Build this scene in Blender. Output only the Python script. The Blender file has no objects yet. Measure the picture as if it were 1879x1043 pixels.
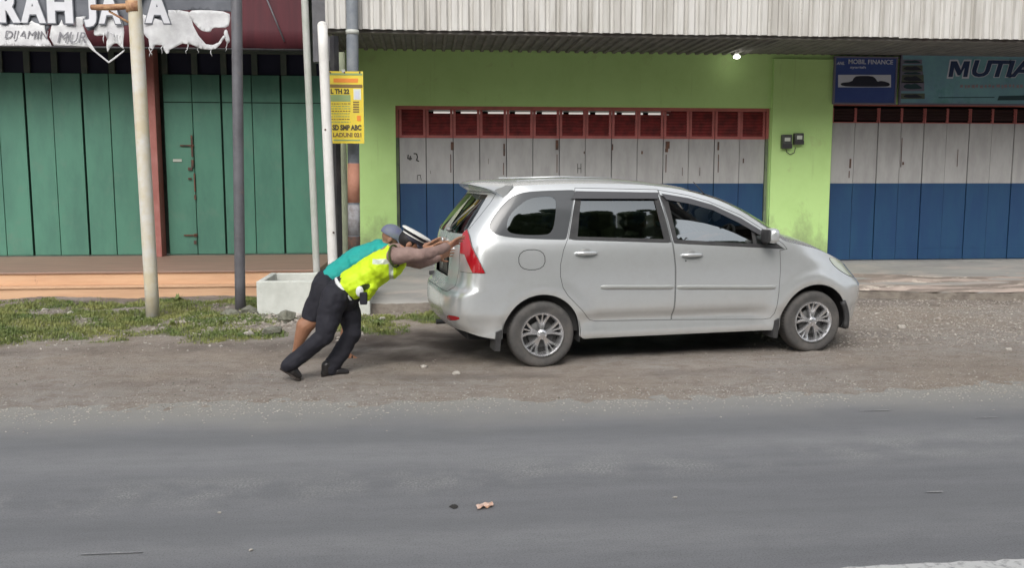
import bpy, bmesh, math, random
from mathutils import Vector, Matrix, noise, geometry
random.seed(7)
PI=math.pi; R=math.radians
scene=bpy.context.scene
COL=scene.collection
# ------------------------------------------------------------------ camera
F=1650.0; YH=328.0; PITCH=math.atan((521.5-YH)/F); PSI=R(5.4); CH=1.63
def ray(px,py):
    a=(px-939.5)/F; b=(521.5-py)/F
    v=(a, math.cos(PITCH)+b*math.sin(PITCH), -math.sin(PITCH)+b*math.cos(PITCH))
    return Vector((v[0]*math.cos(PSI)+v[1]*math.sin(PSI), -v[0]*math.sin(PSI)+v[1]*math.cos(PSI), v[2]))
def G(px,py,z=0.0):
    d=ray(px,py); return Vector((0,0,CH))+d*((z-CH)/d.z)
def V(px,py,Y):
    d=ray(px,py); return Vector((0,0,CH))+d*(Y/d.y)
cam=bpy.data.cameras.new('camera'); camo=bpy.data.objects.new('camera',cam); COL.objects.link(camo)
cam.sensor_width=36; cam.lens=36*F/1879; cam.clip_end=600; cam.clip_start=.05
camo.location=(0,0,CH); camo.rotation_euler=(PI/2-PITCH,0,-PSI); scene.camera=camo
# ------------------------------------------------------------------ helpers
def link(o,parent=None):
    COL.objects.link(o)
    if parent: o.parent=parent
    return o
def tag(o,label=None,cat=None,group=None,kind=None):
    if label: o['label']=label
    if cat: o['category']=cat
    if group: o['group']=group
    if kind: o['kind']=kind
    return o
def thing(name,label,cat,loc=(0,0,0),rz=0,group=None):
    o=bpy.data.objects.new(name,None); link(o); o.location=loc; o.rotation_euler=(0,0,rz)
    return tag(o,label,cat,group)
def mesh(name,vs,fs,m,parent=None,smooth=False,mi=None,off=None,normals=None):
    me=bpy.data.meshes.new(name)
    if off is not None: vs=[(v[0]-off[0],v[1]-off[1],v[2]-off[2]) for v in vs]
    me.from_pydata([tuple(v) for v in vs],[],[tuple(f) for f in fs])
    for mm in (m if isinstance(m,(list,tuple)) else [m]): me.materials.append(mm)
    if mi: me.polygons.foreach_set('material_index',mi)
    if smooth: me.polygons.foreach_set('use_smooth',[True]*len(me.polygons))
    me.update()
    if normals: me.normals_split_custom_set_from_vertices([tuple(n) for n in normals])
    o=bpy.data.objects.new(name,me); return link(o,parent)
class MB:
    def __init__(s): s.v=[]; s.f=[]; s.mi=[]
    def add(s,vs,fs,mi=0):
        b=len(s.v); s.v+= [Vector(v) for v in vs]; s.f+=[tuple(i+b for i in f) for f in fs]; s.mi+=[mi]*len(fs); return s
    def box(s,x0,x1,y0,y1,z0,z1,mi=0,bev=0.0):
        if bev<=0:
            vs=[(x0,y0,z0),(x1,y0,z0),(x1,y1,z0),(x0,y1,z0),(x0,y0,z1),(x1,y0,z1),(x1,y1,z1),(x0,y1,z1)]
            return s.add(vs,[(0,3,2,1),(4,5,6,7),(0,1,5,4),(1,2,6,5),(2,3,7,6),(3,0,4,7)],mi)
        bm=bmesh.new(); bmesh.ops.create_cube(bm,size=1)
        for v in bm.verts: v.co=Vector(((x0+x1)/2+v.co.x*(x1-x0),(y0+y1)/2+v.co.y*(y1-y0),(z0+z1)/2+v.co.z*(z1-z0)))
        bmesh.ops.bevel(bm,geom=bm.edges[:],offset=bev,segments=2,affect='EDGES',profile=.5)
        bm.verts.index_update()
        s.add([v.co.copy() for v in bm.verts],[[v.index for v in f.verts] for f in bm.faces],mi); bm.free(); return s
    def tube(s,pts,rad,n=12,mi=0,caps=True,sq=1.0):
        pts=[Vector(p) for p in pts]
        if not isinstance(rad,(list,tuple)): rad=[rad]*len(pts)
        t=(pts[1]-pts[0]).normalized(); up=Vector((0,0,1)) if abs(t.z)<.9 else Vector((0,1,0))
        a=t.cross(up).normalized(); b=len(s.v)
        for i,p in enumerate(pts):
            if i==0: t=(pts[1]-pts[0])
            elif i==len(pts)-1: t=(pts[-1]-pts[-2])
            else: t=(pts[i+1]-pts[i-1])
            t.normalize(); a=(a-t*a.dot(t)).normalized(); c=t.cross(a)
            for k in range(n):
                an=2*PI*k/n; s.v.append(p+(a*math.cos(an)+c*math.sin(an)*sq)*rad[i])
        for i in range(len(pts)-1):
            for k in range(n):
                k2=(k+1)%n; s.f.append((b+i*n+k,b+i*n+k2,b+(i+1)*n+k2,b+(i+1)*n+k)); s.mi.append(mi)
        if caps:
            s.f.append(tuple(b+k for k in range(n))[::-1]); s.mi.append(mi)
            s.f.append(tuple(b+(len(pts)-1)*n+k for k in range(n))); s.mi.append(mi)
        return s
    def ball(s,c,r,rot=None,u=12,w=8,mi=0):
        if not isinstance(r,(tuple,list)): r=(r,r,r)
        vs=[];fs=[]
        for j in range(w+1):
            th=PI*j/w
            for i in range(u):
                ph=2*PI*i/u; p=Vector((r[0]*math.sin(th)*math.cos(ph),r[1]*math.sin(th)*math.sin(ph),r[2]*math.cos(th)))
                if rot: p=rot@p
                vs.append(Vector(c)+p)
        for j in range(w):
            for i in range(u):
                i2=(i+1)%u; fs.append((j*u+i,(j+1)*u+i,(j+1)*u+i2,j*u+i2))
        return s.add(vs,fs,mi)
    def lathe(s,prof,n=48,c=(0,0,0),mi=0,close=False):   # prof: (r, y) spun about the y axis
        b=len(s.v); m=len(prof)
        for k in range(n):
            an=2*PI*k/n
            for (r,y) in prof: s.v.append(Vector((c[0]+r*math.cos(an),c[1]+y,c[2]+r*math.sin(an))))
        for k in range(n):
            k2=(k+1)%n
            for j in range(m-1 if not close else m):
                j2=(j+1)%m; s.f.append((b+k*m+j,b+k*m+j2,b+k2*m+j2,b+k2*m+j)); s.mi.append(mi)
        return s
    def obj(s,name,m,parent=None,smooth=False,off=None,auto=None):
        o=mesh(name,s.v,s.f,m,parent,smooth or auto is not None,s.mi if isinstance(m,(list,tuple)) else None,off)
        if auto is not None:
            me=o.data; bm=bmesh.new(); bm.from_mesh(me)
            bmesh.ops.recalc_face_normals(bm,faces=bm.faces)
            for e in bm.edges:
                if len(e.link_faces)==2 and e.calc_face_angle(0)>R(auto): e.smooth=False
            bm.to_mesh(me); bm.free()
        return o
def interp(tab,x):
    if x<=tab[0][0]: return tab[0][1]
    for i in range(len(tab)-1):
        if x<=tab[i+1][0]:
            x0,y0=tab[i]; x1,y1=tab[i+1]; t=(x-x0)/(x1-x0)
            m0=(tab[i+1][1]-tab[i-1][1])/(tab[i+1][0]-tab[i-1][0])*(x1-x0) if i>0 else (y1-y0)
            m1=(tab[i+2][1]-tab[i][1])/(tab[i+2][0]-tab[i][0])*(x1-x0) if i+2<len(tab) else (y1-y0)
            return (2*t**3-3*t*t+1)*y0+(t**3-2*t*t+t)*m0+(-2*t**3+3*t*t)*y1+(t**3-t*t)*m1
    return tab[-1][1]
def fbm(x,y,z=0,s=1,o=3):
    a=0;w=1
    for k in range(o): a+=w*noise.noise(Vector((x*s,y*s,z*s+k*7.3))); w*=.5; s*=2.1
    return a
# ------------------------------------------------------------------ materials
def nodes(name):
    m=bpy.data.materials.new(name); m.use_nodes=True; nt=m.node_tree; return m,nt,nt.nodes['Principled BSDF']
def nz(nt,scale,detail=4,rough=.6,coord='Object',stretch=None,dist=0.0):
    tc=nt.nodes.new('ShaderNodeTexCoord'); n=nt.nodes.new('ShaderNodeTexNoise')
    n.inputs['Scale'].default_value=scale; n.inputs['Detail'].default_value=detail; n.inputs['Roughness'].default_value=rough; n.inputs['Distortion'].default_value=dist
    if stretch:
        mp=nt.nodes.new('ShaderNodeMapping'); mp.inputs['Scale'].default_value=stretch
        nt.links.new(tc.outputs[coord],mp.inputs[0]); nt.links.new(mp.outputs[0],n.inputs['Vector'])
    else: nt.links.new(tc.outputs[coord],n.inputs['Vector'])
    return n
def ramp(nt,src,stops):
    r=nt.nodes.new('ShaderNodeValToRGB'); e=r.color_ramp.elements
    while len(e)<len(stops): e.new(.5)
    for i,(p,c) in enumerate(stops):
        e[i].position=p; e[i].color=(c,c,c,1) if not isinstance(c,(tuple,list)) else (*c[:3],1)
    nt.links.new(src,r.inputs[0]); return r
def mixc(nt,fac,a,b,mode='MIX'):
    x=nt.nodes.new('ShaderNodeMix'); x.data_type='RGBA'; x.blend_type=mode
    for i,s in ((0,fac),(6,a),(7,b)):
        if isinstance(s,(int,float)): x.inputs[i].default_value=s
        elif isinstance(s,(tuple,list)): x.inputs[i].default_value=(*s[:3],1)
        else: nt.links.new(s,x.inputs[i])
    return x.outputs[2]
def bump(nt,b,src,strength,dist=.01):
    n=nt.nodes.new('ShaderNodeBump'); n.inputs['Strength'].default_value=strength; n.inputs['Distance'].default_value=dist
    nt.links.new(src,n.inputs['Height']); nt.links.new(n.outputs[0],b.inputs['Normal'])
def pbr(name,col,rough=.6,metal=0,col2=None,scale=4,lo=.4,hi=.65,stretch=None,bmp=0,bscale=40,coat=0,col3=None,scale3=1.5,lo3=.55,hi3=.7,spec=.5):
    m,nt,b=nodes(name)
    b.inputs['Base Color'].default_value=(*col,1); b.inputs['Roughness'].default_value=rough; b.inputs['Metallic'].default_value=metal
    b.inputs['Coat Weight'].default_value=coat; b.inputs['Coat Roughness'].default_value=.05; b.inputs['Specular IOR Level'].default_value=spec
    src=None
    if col2:
        n=nz(nt,scale,5,.65,stretch=stretch); src=mixc(nt,ramp(nt,n.outputs['Fac'],[(lo,0.),(hi,1.)]).outputs[0],col,col2)
    if col3:
        n=nz(nt,scale3,6,.7,dist=.3); src=mixc(nt,ramp(nt,n.outputs['Fac'],[(lo3,0.),(hi3,1.)]).outputs[0],src if src else col,col3)
    if src: nt.links.new(src,b.inputs['Base Color'])
    if bmp: bump(nt,b,nz(nt,bscale,4,.6).outputs['Fac'],bmp)
    return m
M={}
M['green_wall']=pbr('green_wall',(.475,.70,.27),.9,col2=(.44,.655,.245),scale=1.6,lo=.45,hi=.7,bmp=.2,bscale=40,col3=(.40,.50,.22),scale3=2.4,lo3=.60,hi3=.85)
M['wall_dirt']=pbr('wall_dirt',(.36,.57,.16),.9,col2=(.22,.27,.13),scale=3,lo=.42,hi=.68,stretch=(1,1,.5))
M['fascia']=pbr('fascia',(.41,.395,.365),.6,col2=(.57,.56,.535),scale=1.7,lo=.38,hi=.6,stretch=(3,1,.25),col3=(.20,.15,.12),scale3=5,lo3=.66,hi3=.8)
M['soffit']=pbr('soffit',(.13,.125,.115),.8,col2=(.19,.18,.165),scale=3)
M['beam']=pbr('beam',(.19,.18,.165),.7,col2=(.12,.10,.09),scale=6)
M['door_grey']=pbr('door_grey',(.38,.378,.375),.5,col2=(.315,.313,.31),scale=3,stretch=(2,1,.6),bmp=.2,bscale=5,col3=(.25,.23,.21),scale3=9,lo3=.68,hi3=.78)
M['door_blue']=pbr('door_blue',(.010,.046,.125),.5,col2=(.013,.06,.135),scale=2.5,stretch=(2,1,.5),col3=(.03,.06,.09),scale3=8,lo3=.68,hi3=.8)
M['louver_red']=pbr('louver_red',(.42,.12,.11),.6,col2=(.34,.10,.09),scale=8)
M['louver_dark']=pbr('louver_dark',(.25,.030,.030),.6,col2=(.12,.02,.02),scale=8)
M['dark']=pbr('dark_void',(.012,.012,.014),.9)
M['navy']=pbr('navy_void',(.006,.008,.03),.7)
M['seam']=pbr('seam',(.02,.02,.02),.9)
M['rust']=pbr('rust',(.06,.045,.04),.8,col2=(.16,.07,.04),scale=12)
M['green_door']=pbr('green_door',(.072,.215,.150),.6,col2=(.055,.165,.120),scale=1.6,stretch=(1.5,1,.5),col3=(.10,.20,.15),scale3=2.6,lo3=.55,hi3=.8,bmp=.25,bscale=6)
M['green_frame']=pbr('green_frame',(.07,.10,.08),.7,col2=(.1,.12,.1),scale=5)
M['green_seam']=pbr('green_seam',(.006,.025,.016),.9)
M['pillar_red']=pbr('pillar_red',(.33,.12,.10),.7,col2=(.40,.17,.15),scale=3)
M['maroon']=pbr('maroon',(.085,.012,.020),.7,col2=(.06,.009,.016),scale=2,stretch=(4,1,.4))
M['tile']=pbr('terrace_tile',(.33,.21,.16),.6,col2=(.27,.18,.14),scale=2.5,stretch=(.6,2,2))
M['riser']=pbr('riser',(.62,.40,.25),.8,col2=(.52,.31,.19),scale=2,stretch=(.4,2,4),col3=(.24,.14,.09),scale3=7,lo3=.66,hi3=.78)
M['planter']=pbr('planter_concrete',(.62,.64,.60),.85,col2=(.52,.54,.50),scale=4,bmp=.3,bscale=50,col3=(.30,.31,.27),scale3=5,lo3=.58,hi3=.75)
M['soil']=pbr('soil',(.09,.07,.05),.95,col2=(.14,.11,.08),scale=20,bmp=.6)
M['cream']=pbr('cream_paint',(.56,.50,.36),.6,col2=(.62,.62,.60),scale=3,col3=(.42,.28,.12),scale3=4,lo3=.62,hi3=.78)
M['cream_rust']=pbr('cream_rust',(.50,.30,.16),.7,col2=(.22,.09,.05),scale=7,bmp=.3)
M['grey_pole']=pbr('grey_pole',(.13,.13,.145),.5,col2=(.09,.09,.10),scale=4,col3=(.20,.14,.12),scale3=6,lo3=.6,hi3=.75)
M['pale_pole']=pbr('pale_pole',(.52,.52,.50),.6,col2=(.40,.44,.38),scale=3)
M['white_post']=pbr('white_post',(.74,.73,.71),.6,col2=(.66,.65,.62),scale=5,col3=(.34,.31,.28),scale3=9,lo3=.70,hi3=.8)
M['black_post']=pbr('black_post',(.025,.025,.03),.7,col2=(.05,.05,.05),scale=5)
M['util_pole']=pbr('util_pole',(.17,.19,.22),.6,col2=(.24,.26,.28),scale=5)
M['peel']=pbr('peeled_paint',(.55,.27,.19),.8,col2=(.45,.20,.13),scale=6,bmp=.4,bscale=20)
M['peelgrey']=pbr('peeled_grey',(.36,.36,.38),.8,col2=(.20,.17,.16),scale=9)
M['yellow']=pbr('yellow_sign',(.75,.58,.04),.5,col2=(.66,.52,.06),scale=6)
M['orange']=pbr('orange_ink',(.72,.24,.03),.5)
M['ink']=pbr('dark_ink',(.07,.06,.03),.6)
M['ink_brown']=pbr('brown_ink',(.20,.13,.04),.6)
M['green_ink']=pbr('green_ink',(.25,.34,.14),.6)
M['pale_ink']=pbr('pale_ink',(.62,.66,.60),.6)
M['sign_blue']=pbr('sign_blue',(.03,.06,.24),.5,col2=(.04,.08,.27),scale=2)
M['sign_white']=pbr('sign_white',(.55,.58,.66),.5)
M['sign_black']=pbr('sign_black',(.012,.014,.03),.5)
M['sign_teal']=pbr('sign_teal',(.17,.36,.40),.5,col2=(.14,.27,.36),scale=1.8,col3=(.07,.26,.20),scale3=1.1,lo3=.52,hi3=.68)
M['sign_navy']=pbr('sign_navy',(.015,.035,.10),.5)
M['sign_pink']=pbr('sign_pink',(.30,.22,.25),.5)
M['sign_olive']=pbr('sign_olive',(.09,.11,.08),.5)
M['sign_frame']=pbr('sign_frame',(.16,.15,.21),.5)
M['sign_deep']=pbr('sign_deep',(.008,.04,.05),.5)
M['banner_grey']=pbr('banner_grey',(.15,.16,.185),.7,col2=(.11,.12,.14),scale=3,bmp=.3,bscale=8)
M['banner_white']=pbr('banner_white',(.66,.67,.68),.7,col2=(.50,.50,.52),scale=5,bmp=.4,bscale=9)
M['letter_white']=pbr('letter_white',(.64,.65,.69),.6,col2=(.58,.59,.62),scale=6)
M['paint']=None
# asphalt
def m_road():
    m,nt,b=nodes('asphalt')
    big=nz(nt,.8,5,.6,stretch=(.12,1.5,1)); mid=nz(nt,7,6,.75,stretch=(.5,1.3,1)); fine=nz(nt,110,5,.85)
    c=mixc(nt,ramp(nt,big.outputs['Fac'],[(.38,0.),(.62,1.)]).outputs[0],(.195,.199,.210),(.265,.269,.277))
    c=mixc(nt,ramp(nt,mid.outputs['Fac'],[(.30,.35),(.55,0.)]).outputs[0],c,(.15,.152,.158))
    c=mixc(nt,ramp(nt,fine.outputs['Fac'],[(.34,.75),(.5,0.)]).outputs[0],c,(.08,.08,.085))
    c=mixc(nt,ramp(nt,fine.outputs['Fac'],[(.58,0.),(.74,.5)]).outputs[0],c,(.40,.40,.39))
    # dusty edge along the verge and coarse worn band in the lane (real wear)
    tc=nt.nodes.new('ShaderNodeTexCoord'); sp=nt.nodes.new('ShaderNodeSeparateXYZ'); nt.links.new(tc.outputs['Object'],sp.inputs[0])
    w=nz(nt,1.4,4,.6); ad=nt.nodes.new('ShaderNodeMath'); ad.operation='MULTIPLY_ADD'; nt.links.new(w.outputs['Fac'],ad.inputs[0]); ad.inputs[1].default_value=.9; nt.links.new(sp.outputs['Y'],ad.inputs[2])
    mr=nt.nodes.new('ShaderNodeMapRange'); mr.inputs[1].default_value=6.1; mr.inputs[2].default_value=7.0; nt.links.new(ad.outputs[0],mr.inputs[0])
    c=mixc(nt,mr.outputs[0],c,(.30,.29,.265))
    w2=nz(nt,1.1,4,.6,stretch=(.4,1,1)); a2=nt.nodes.new('ShaderNodeMath'); a2.operation='MULTIPLY_ADD'; nt.links.new(w2.outputs['Fac'],a2.inputs[0]); a2.inputs[1].default_value=.8; nt.links.new(sp.outputs['Y'],a2.inputs[2])
    for (yc,hw_,st_) in ((6.05,.42,.55),(4.55,.30,.35)):      # polished, oily wheel tracks along the lane
        d1=nt.nodes.new('ShaderNodeMath'); d1.operation='SUBTRACT'; nt.links.new(a2.outputs[0],d1.inputs[0]); d1.inputs[1].default_value=yc
        d2=nt.nodes.new('ShaderNodeMath'); d2.operation='ABSOLUTE'; nt.links.new(d1.outputs[0],d2.inputs[0])
        d3=nt.nodes.new('ShaderNodeMapRange'); d3.interpolation_type='SMOOTHSTEP'; d3.inputs[1].default_value=0; d3.inputs[2].default_value=hw_; d3.inputs[3].default_value=st_; d3.inputs[4].default_value=0; nt.links.new(d2.outputs[0],d3.inputs[0])
        c=mixc(nt,d3.outputs[0],c,(.150,.154,.163))
    # coarse band y ~ 4.6..5.0 rising to the right
    b1=nt.nodes.new('ShaderNodeMath'); b1.operation='MULTIPLY_ADD'; nt.links.new(sp.outputs['X'],b1.inputs[0]); b1.inputs[1].default_value=-.10; nt.links.new(sp.outputs['Y'],b1.inputs[2])
    b2=nt.nodes.new('ShaderNodeMath'); b2.operation='SUBTRACT'; nt.links.new(b1.outputs[0],b2.inputs[0]); b2.inputs[1].default_value=4.78
    b3=nt.nodes.new('ShaderNodeMath'); b3.operation='ABSOLUTE'; nt.links.new(b2.outputs[0],b3.inputs[0])
    b4=nt.nodes.new('ShaderNodeMapRange'); b4.inputs[1].default_value=.05; b4.inputs[2].default_value=.34; b4.inputs[3].default_value=1; b4.inputs[4].default_value=0; nt.links.new(b3.outputs[0],b4.inputs[0])
    g=nz(nt,75,4,.8); gr=ramp(nt,g.outputs['Fac'],[(.47,0.),(.60,1.)])
    pz=nz(nt,2.3,3,.6); pr=ramp(nt,pz.outputs['Fac'],[(.42,0.),(.6,1.)])
    mm=nt.nodes.new('ShaderNodeMath'); mm.operation='MULTIPLY'; nt.links.new(b4.outputs[0],mm.inputs[0]); nt.links.new(gr.outputs[0],mm.inputs[1])
    m2=nt.nodes.new('ShaderNodeMath'); m2.operation='MULTIPLY'; nt.links.new(mm.outputs[0],m2.inputs[0]); nt.links.new(pr.outputs[0],m2.inputs[1])
    m3=nt.nodes.new('ShaderNodeMath'); m3.operation='MULTIPLY'; nt.links.new(m2.outputs[0],m3.inputs[0]); m3.inputs[1].default_value=.75
    c=mixc(nt,m3.outputs[0],c,(.42,.42,.40))
    nt.links.new(c,b.inputs['Base Color']); b.inputs['Roughness'].default_value=.75
    bump(nt,b,fine.outputs['Fac'],.5,.006); return m
M['road']=m_road()
def m_dirt():
    m,nt,b=nodes('dirt')
    big=nz(nt,.55,5,.6); mid=nz(nt,6,7,.8,stretch=(.75,1.2,1)); fine=nz(nt,60,5,.85)
    c=mixc(nt,ramp(nt,big.outputs['Fac'],[(.38,0.),(.62,1.)]).outputs[0],(.395,.335,.28),(.405,.370,.340))
    c=mixc(nt,ramp(nt,mid.outputs['Fac'],[(.38,.8),(.54,0.)]).outputs[0],c,(.29,.24,.20))
    c=mixc(nt,ramp(nt,mid.outputs['Fac'],[(.58,0.),(.72,.6)]).outputs[0],c,(.46,.41,.35))
    c=mixc(nt,ramp(nt,fine.outputs['Fac'],[(.33,.7),(.45,0.)]).outputs[0],c,(.17,.145,.12))
    c=mixc(nt,ramp(nt,fine.outputs['Fac'],[(.57,0.),(.70,.8)]).outputs[0],c,(.55,.51,.45))
    at=nt.nodes.new('ShaderNodeAttribute'); at.attribute_name='moss'
    c=mixc(nt,at.outputs['Fac'],c,(.115,.135,.05))
    at2=nt.nodes.new('ShaderNodeAttribute'); at2.attribute_name='damp_shade'
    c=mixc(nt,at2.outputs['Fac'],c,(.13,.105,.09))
    nt.links.new(c,b.inputs['Base Color']); b.inputs['Roughness'].default_value=.9
    bump(nt,b,fine.outputs['Fac'],1.0,.022); return m
M['dirt']=m_dirt()
M['concrete']=pbr('apron_concrete',(.36,.35,.325),.85,col2=(.27,.265,.25),scale=1.5,stretch=(.5,1.2,1),bmp=.25,bscale=40,col3=(.45,.39,.35),scale3=.8,lo3=.5,hi3=.65)
M['apron_back']=pbr('apron_back',(.24,.245,.24),.8,col2=(.19,.19,.19),scale=2)
M['broken']=pbr('broken_screed',(.48,.39,.34),.9,col2=(.24,.20,.17),scale=2.2,lo=.42,hi=.55,stretch=(.45,2.2,1),bmp=.6,bscale=18,col3=(.62,.55,.47),scale3=2.2,lo3=.56,hi3=.62)
M['scrape']=pbr('scrape_paint',(.36,.36,.36),.8,col2=(.24,.24,.25),scale=40,lo=.4,hi=.6)
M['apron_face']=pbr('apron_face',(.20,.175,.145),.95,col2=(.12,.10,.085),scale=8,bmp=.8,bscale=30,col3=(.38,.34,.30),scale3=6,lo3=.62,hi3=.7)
M['line']=pbr('line_paint',(.62,.62,.61),.8,col2=(.33,.33,.33),scale=30,lo=.5,hi=.66)
M['stone']=pbr('stone',(.40,.36,.32),.9,col2=(.25,.22,.19),scale=8,bmp=.5,bscale=60)
M['stone_pale']=pbr('stone_pale',(.50,.47,.42),.9,col2=(.36,.33,.3),scale=10)
M['stone_green']=pbr('stone_green',(.22,.22,.18),.95,col2=(.12,.12,.09),scale=12,bmp=.8,bscale=45)
def m_grass():
    m,nt,b=nodes('grass'); gi=nz(nt,2.5,3,.6)
    c=mixc(nt,ramp(nt,gi.outputs['Fac'],[(.35,0.),(.65,1.)]).outputs[0],(.11,.165,.045),(.27,.28,.09))
    nt.links.new(c,b.inputs['Base Color']); b.inputs['Roughness'].default_value=.7; return m
M['grass']=m_grass()
# car
def m_paint():
    m,nt,b=nodes('silver_paint')
    n=nz(nt,1.6,5,.6); d=nz(nt,14,5,.7)
    c=mixc(nt,ramp(nt,d.outputs['Fac'],[(.45,0.),(.8,.35)]).outputs[0],(.76,.785,.79),(.65,.65,.64))
    nt.links.new(c,b.inputs['Base Color']); b.inputs['Metallic'].default_value=.6; b.inputs['Roughness'].default_value=.25
    b.inputs['Coat Weight'].default_value=.4; b.inputs['Coat Roughness'].default_value=.12
    return m
M['paint']=m_paint()
M['trim']=pbr('black_trim',(.035,.035,.037),.55,col2=(.055,.055,.055),scale=9)
M['gap']=pbr('panel_gap',(.03,.03,.032),.8)
M['moulding']=pbr('silver_moulding',(.50,.51,.50),.4,metal=.5)
M['tyre']=pbr('tyre_rubber',(.075,.073,.072),.8,col2=(.12,.112,.105),scale=6,bmp=.2,bscale=60)
M['alloy']=pbr('alloy',(.72,.72,.73),.25,metal=.85)
M['disc']=pbr('brake_disc',(.10,.10,.10),.5,metal=.5)
M['frit']=pbr('frit_band',(.085,.09,.095),.2,coat=.5)
M['visor']=pbr('visor',(.07,.07,.075),.22,coat=.6)
M['red_lamp']=pbr('red_lamp',(.42,.010,.018),.15,coat=1)
M['clear_lamp']=pbr('clear_lamp',(.55,.50,.48),.15,metal=.3,coat=1)
M['head_lamp']=pbr('head_lamp',(.62,.66,.55),.12,metal=.3,coat=1)
M['fabric']=pbr('seat_fabric',(.05,.05,.05),.9)
M['dash']=pbr('dash_plastic',(.06,.06,.06),.7)
M['plate']=pbr('plate_black',(.02,.02,.02),.4)
def m_glass(name,tint,refl,rough=.02,col=(.9,.95,.95)):
    m=bpy.data.materials.new(name); m.use_nodes=True; nt=m.node_tree; nt.nodes.clear()
    o=nt.nodes.new('ShaderNodeOutputMaterial'); t=nt.nodes.new('ShaderNodeBsdfTransparent'); g=nt.nodes.new('ShaderNodeBsdfGlossy')
    t.inputs[0].default_value=(*tint,1); g.inputs['Roughness'].default_value=rough; g.inputs['Color'].default_value=(*col,1)
    lw=nt.nodes.new('ShaderNodeLayerWeight'); lw.inputs['Blend'].default_value=.35
    mr=nt.nodes.new('ShaderNodeMapRange'); mr.inputs[3].default_value=refl; mr.inputs[4].default_value=.85; nt.links.new(lw.outputs['Fresnel'],mr.inputs[0])
    mx=nt.nodes.new('ShaderNodeMixShader'); nt.links.new(mr.outputs[0],mx.inputs[0]); nt.links.new(t.outputs[0],mx.inputs[1]); nt.links.new(g.outputs[0],mx.inputs[2]); nt.links.new(mx.outputs[0],o.inputs[0])
    return m
M['glass']=m_glass('tinted_glass',(.10,.11,.11),.22)
M['glass_rear']=m_glass('rear_glass',(.006,.007,.006),.08,.03)
M['glass_clear']=m_glass('clear_glass',(.62,.68,.66),.12)
M['mirror']=pbr('mirror_glass',(.8,.8,.8),.03,metal=1)
# people
M['skin']=pbr('skin_brown',(.34,.17,.10),.55,col2=(.30,.145,.085),scale=12)
M['vest']=pbr('vest_yellow',(.62,.86,.015),.65,col2=(.54,.76,.012),scale=6,bmp=.25,bscale=18)
M['vest_dark']=pbr('vest_binding',(.06,.09,.02),.7)
M['reflect']=pbr('reflective_tape',(.60,.66,.55),.35,metal=.2)
M['shirt']=pbr('uniform_shirt',(.29,.20,.175),.8,col2=(.235,.155,.135),scale=9,bmp=.3,bscale=20)
M['trousers']=pbr('black_trousers',(.011,.011,.018),.8,col2=(.018,.018,.027),scale=7,bmp=.4,bscale=14)
M['shoe']=pbr('black_shoe',(.022,.020,.020),.35)
M['sole']=pbr('shoe_sole',(.05,.04,.035),.8)
M['teal']=pbr('teal_shirt',(.012,.36,.32),.75,col2=(.015,.28,.26),scale=5,bmp=.3,bscale=14)
M['cap_blue']=pbr('cap_blue',(.13,.14,.24),.6,col2=(.17,.20,.20),scale=10)
M['cap_dark']=pbr('cap_dark',(.03,.03,.045),.5)
M['cap_white']=pbr('cap_white',(.80,.80,.76),.5)
M['hair']=pbr('hair_black',(.012,.010,.010),.6)
M['belt_white']=pbr('white_belt',(.72,.74,.74),.5)
M['grey_shirt']=pbr('grey_shirt',(.22,.21,.21),.8)
M['lampbody']=pbr('lamp_white',(.7,.7,.68),.4)
M['meter']=pbr('meter_dark',(.045,.05,.045),.4,col2=(.08,.085,.08),scale=20)
M['meter_face']=pbr('meter_face',(.55,.58,.52),.3)
M['paper']=pbr('paper',(.72,.55,.47),.8,col2=(.62,.36,.22),scale=14)
M['leafdark']=pbr('leaf_dark',(.035,.033,.03),.8)
def m_emit(name,col,st):
    m,nt,b=nodes(name); b.inputs['Emission Color'].default_value=(*col,1); b.inputs['Emission Strength'].default_value=st; return m
M['bulb']=m_emit('bulb_lit',(1,.98,.88),9)
M['leaf']=pbr('tree_leaves',(.045,.07,.03),.8,col2=(.07,.10,.04),scale=1)
M['bark']=pbr('tree_bark',(.12,.09,.07),.9)
# ------------------------------------------------------------------ polygon patches by constrained Delaunay
def dens(poly,step,closed=True):
    out=[];n=len(poly)
    for i in range(n if closed else n-1):
        a=poly[i];b=poly[(i+1)%n];k=max(1,int(math.hypot(b[0]-a[0],b[1]-a[1])/step))
        for j in range(k): out.append((a[0]+(b[0]-a[0])*j/k,a[1]+(b[1]-a[1])*j/k))
    if not closed: out.append(tuple(poly[-1]))
    return out
def smoothpoly(poly,it=2):
    for _ in range(it):
        o=[];n=len(poly)
        for i in range(n):
            a=poly[i];b=poly[(i+1)%n]
            o.append((a[0]*.75+b[0]*.25,a[1]*.75+b[1]*.25)); o.append((a[0]*.25+b[0]*.75,a[1]*.25+b[1]*.75))
        poly=o
    return poly
def inside(p,poly):
    x,y=p;c=False;n=len(poly);j=n-1
    for i in range(n):
        xi,yi=poly[i];xj,yj=poly[j]
        if (yi>y)!=(yj>y) and x<(xj-xi)*(y-yi)/(yj-yi)+xi: c=not c
        j=i
    return c
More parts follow.
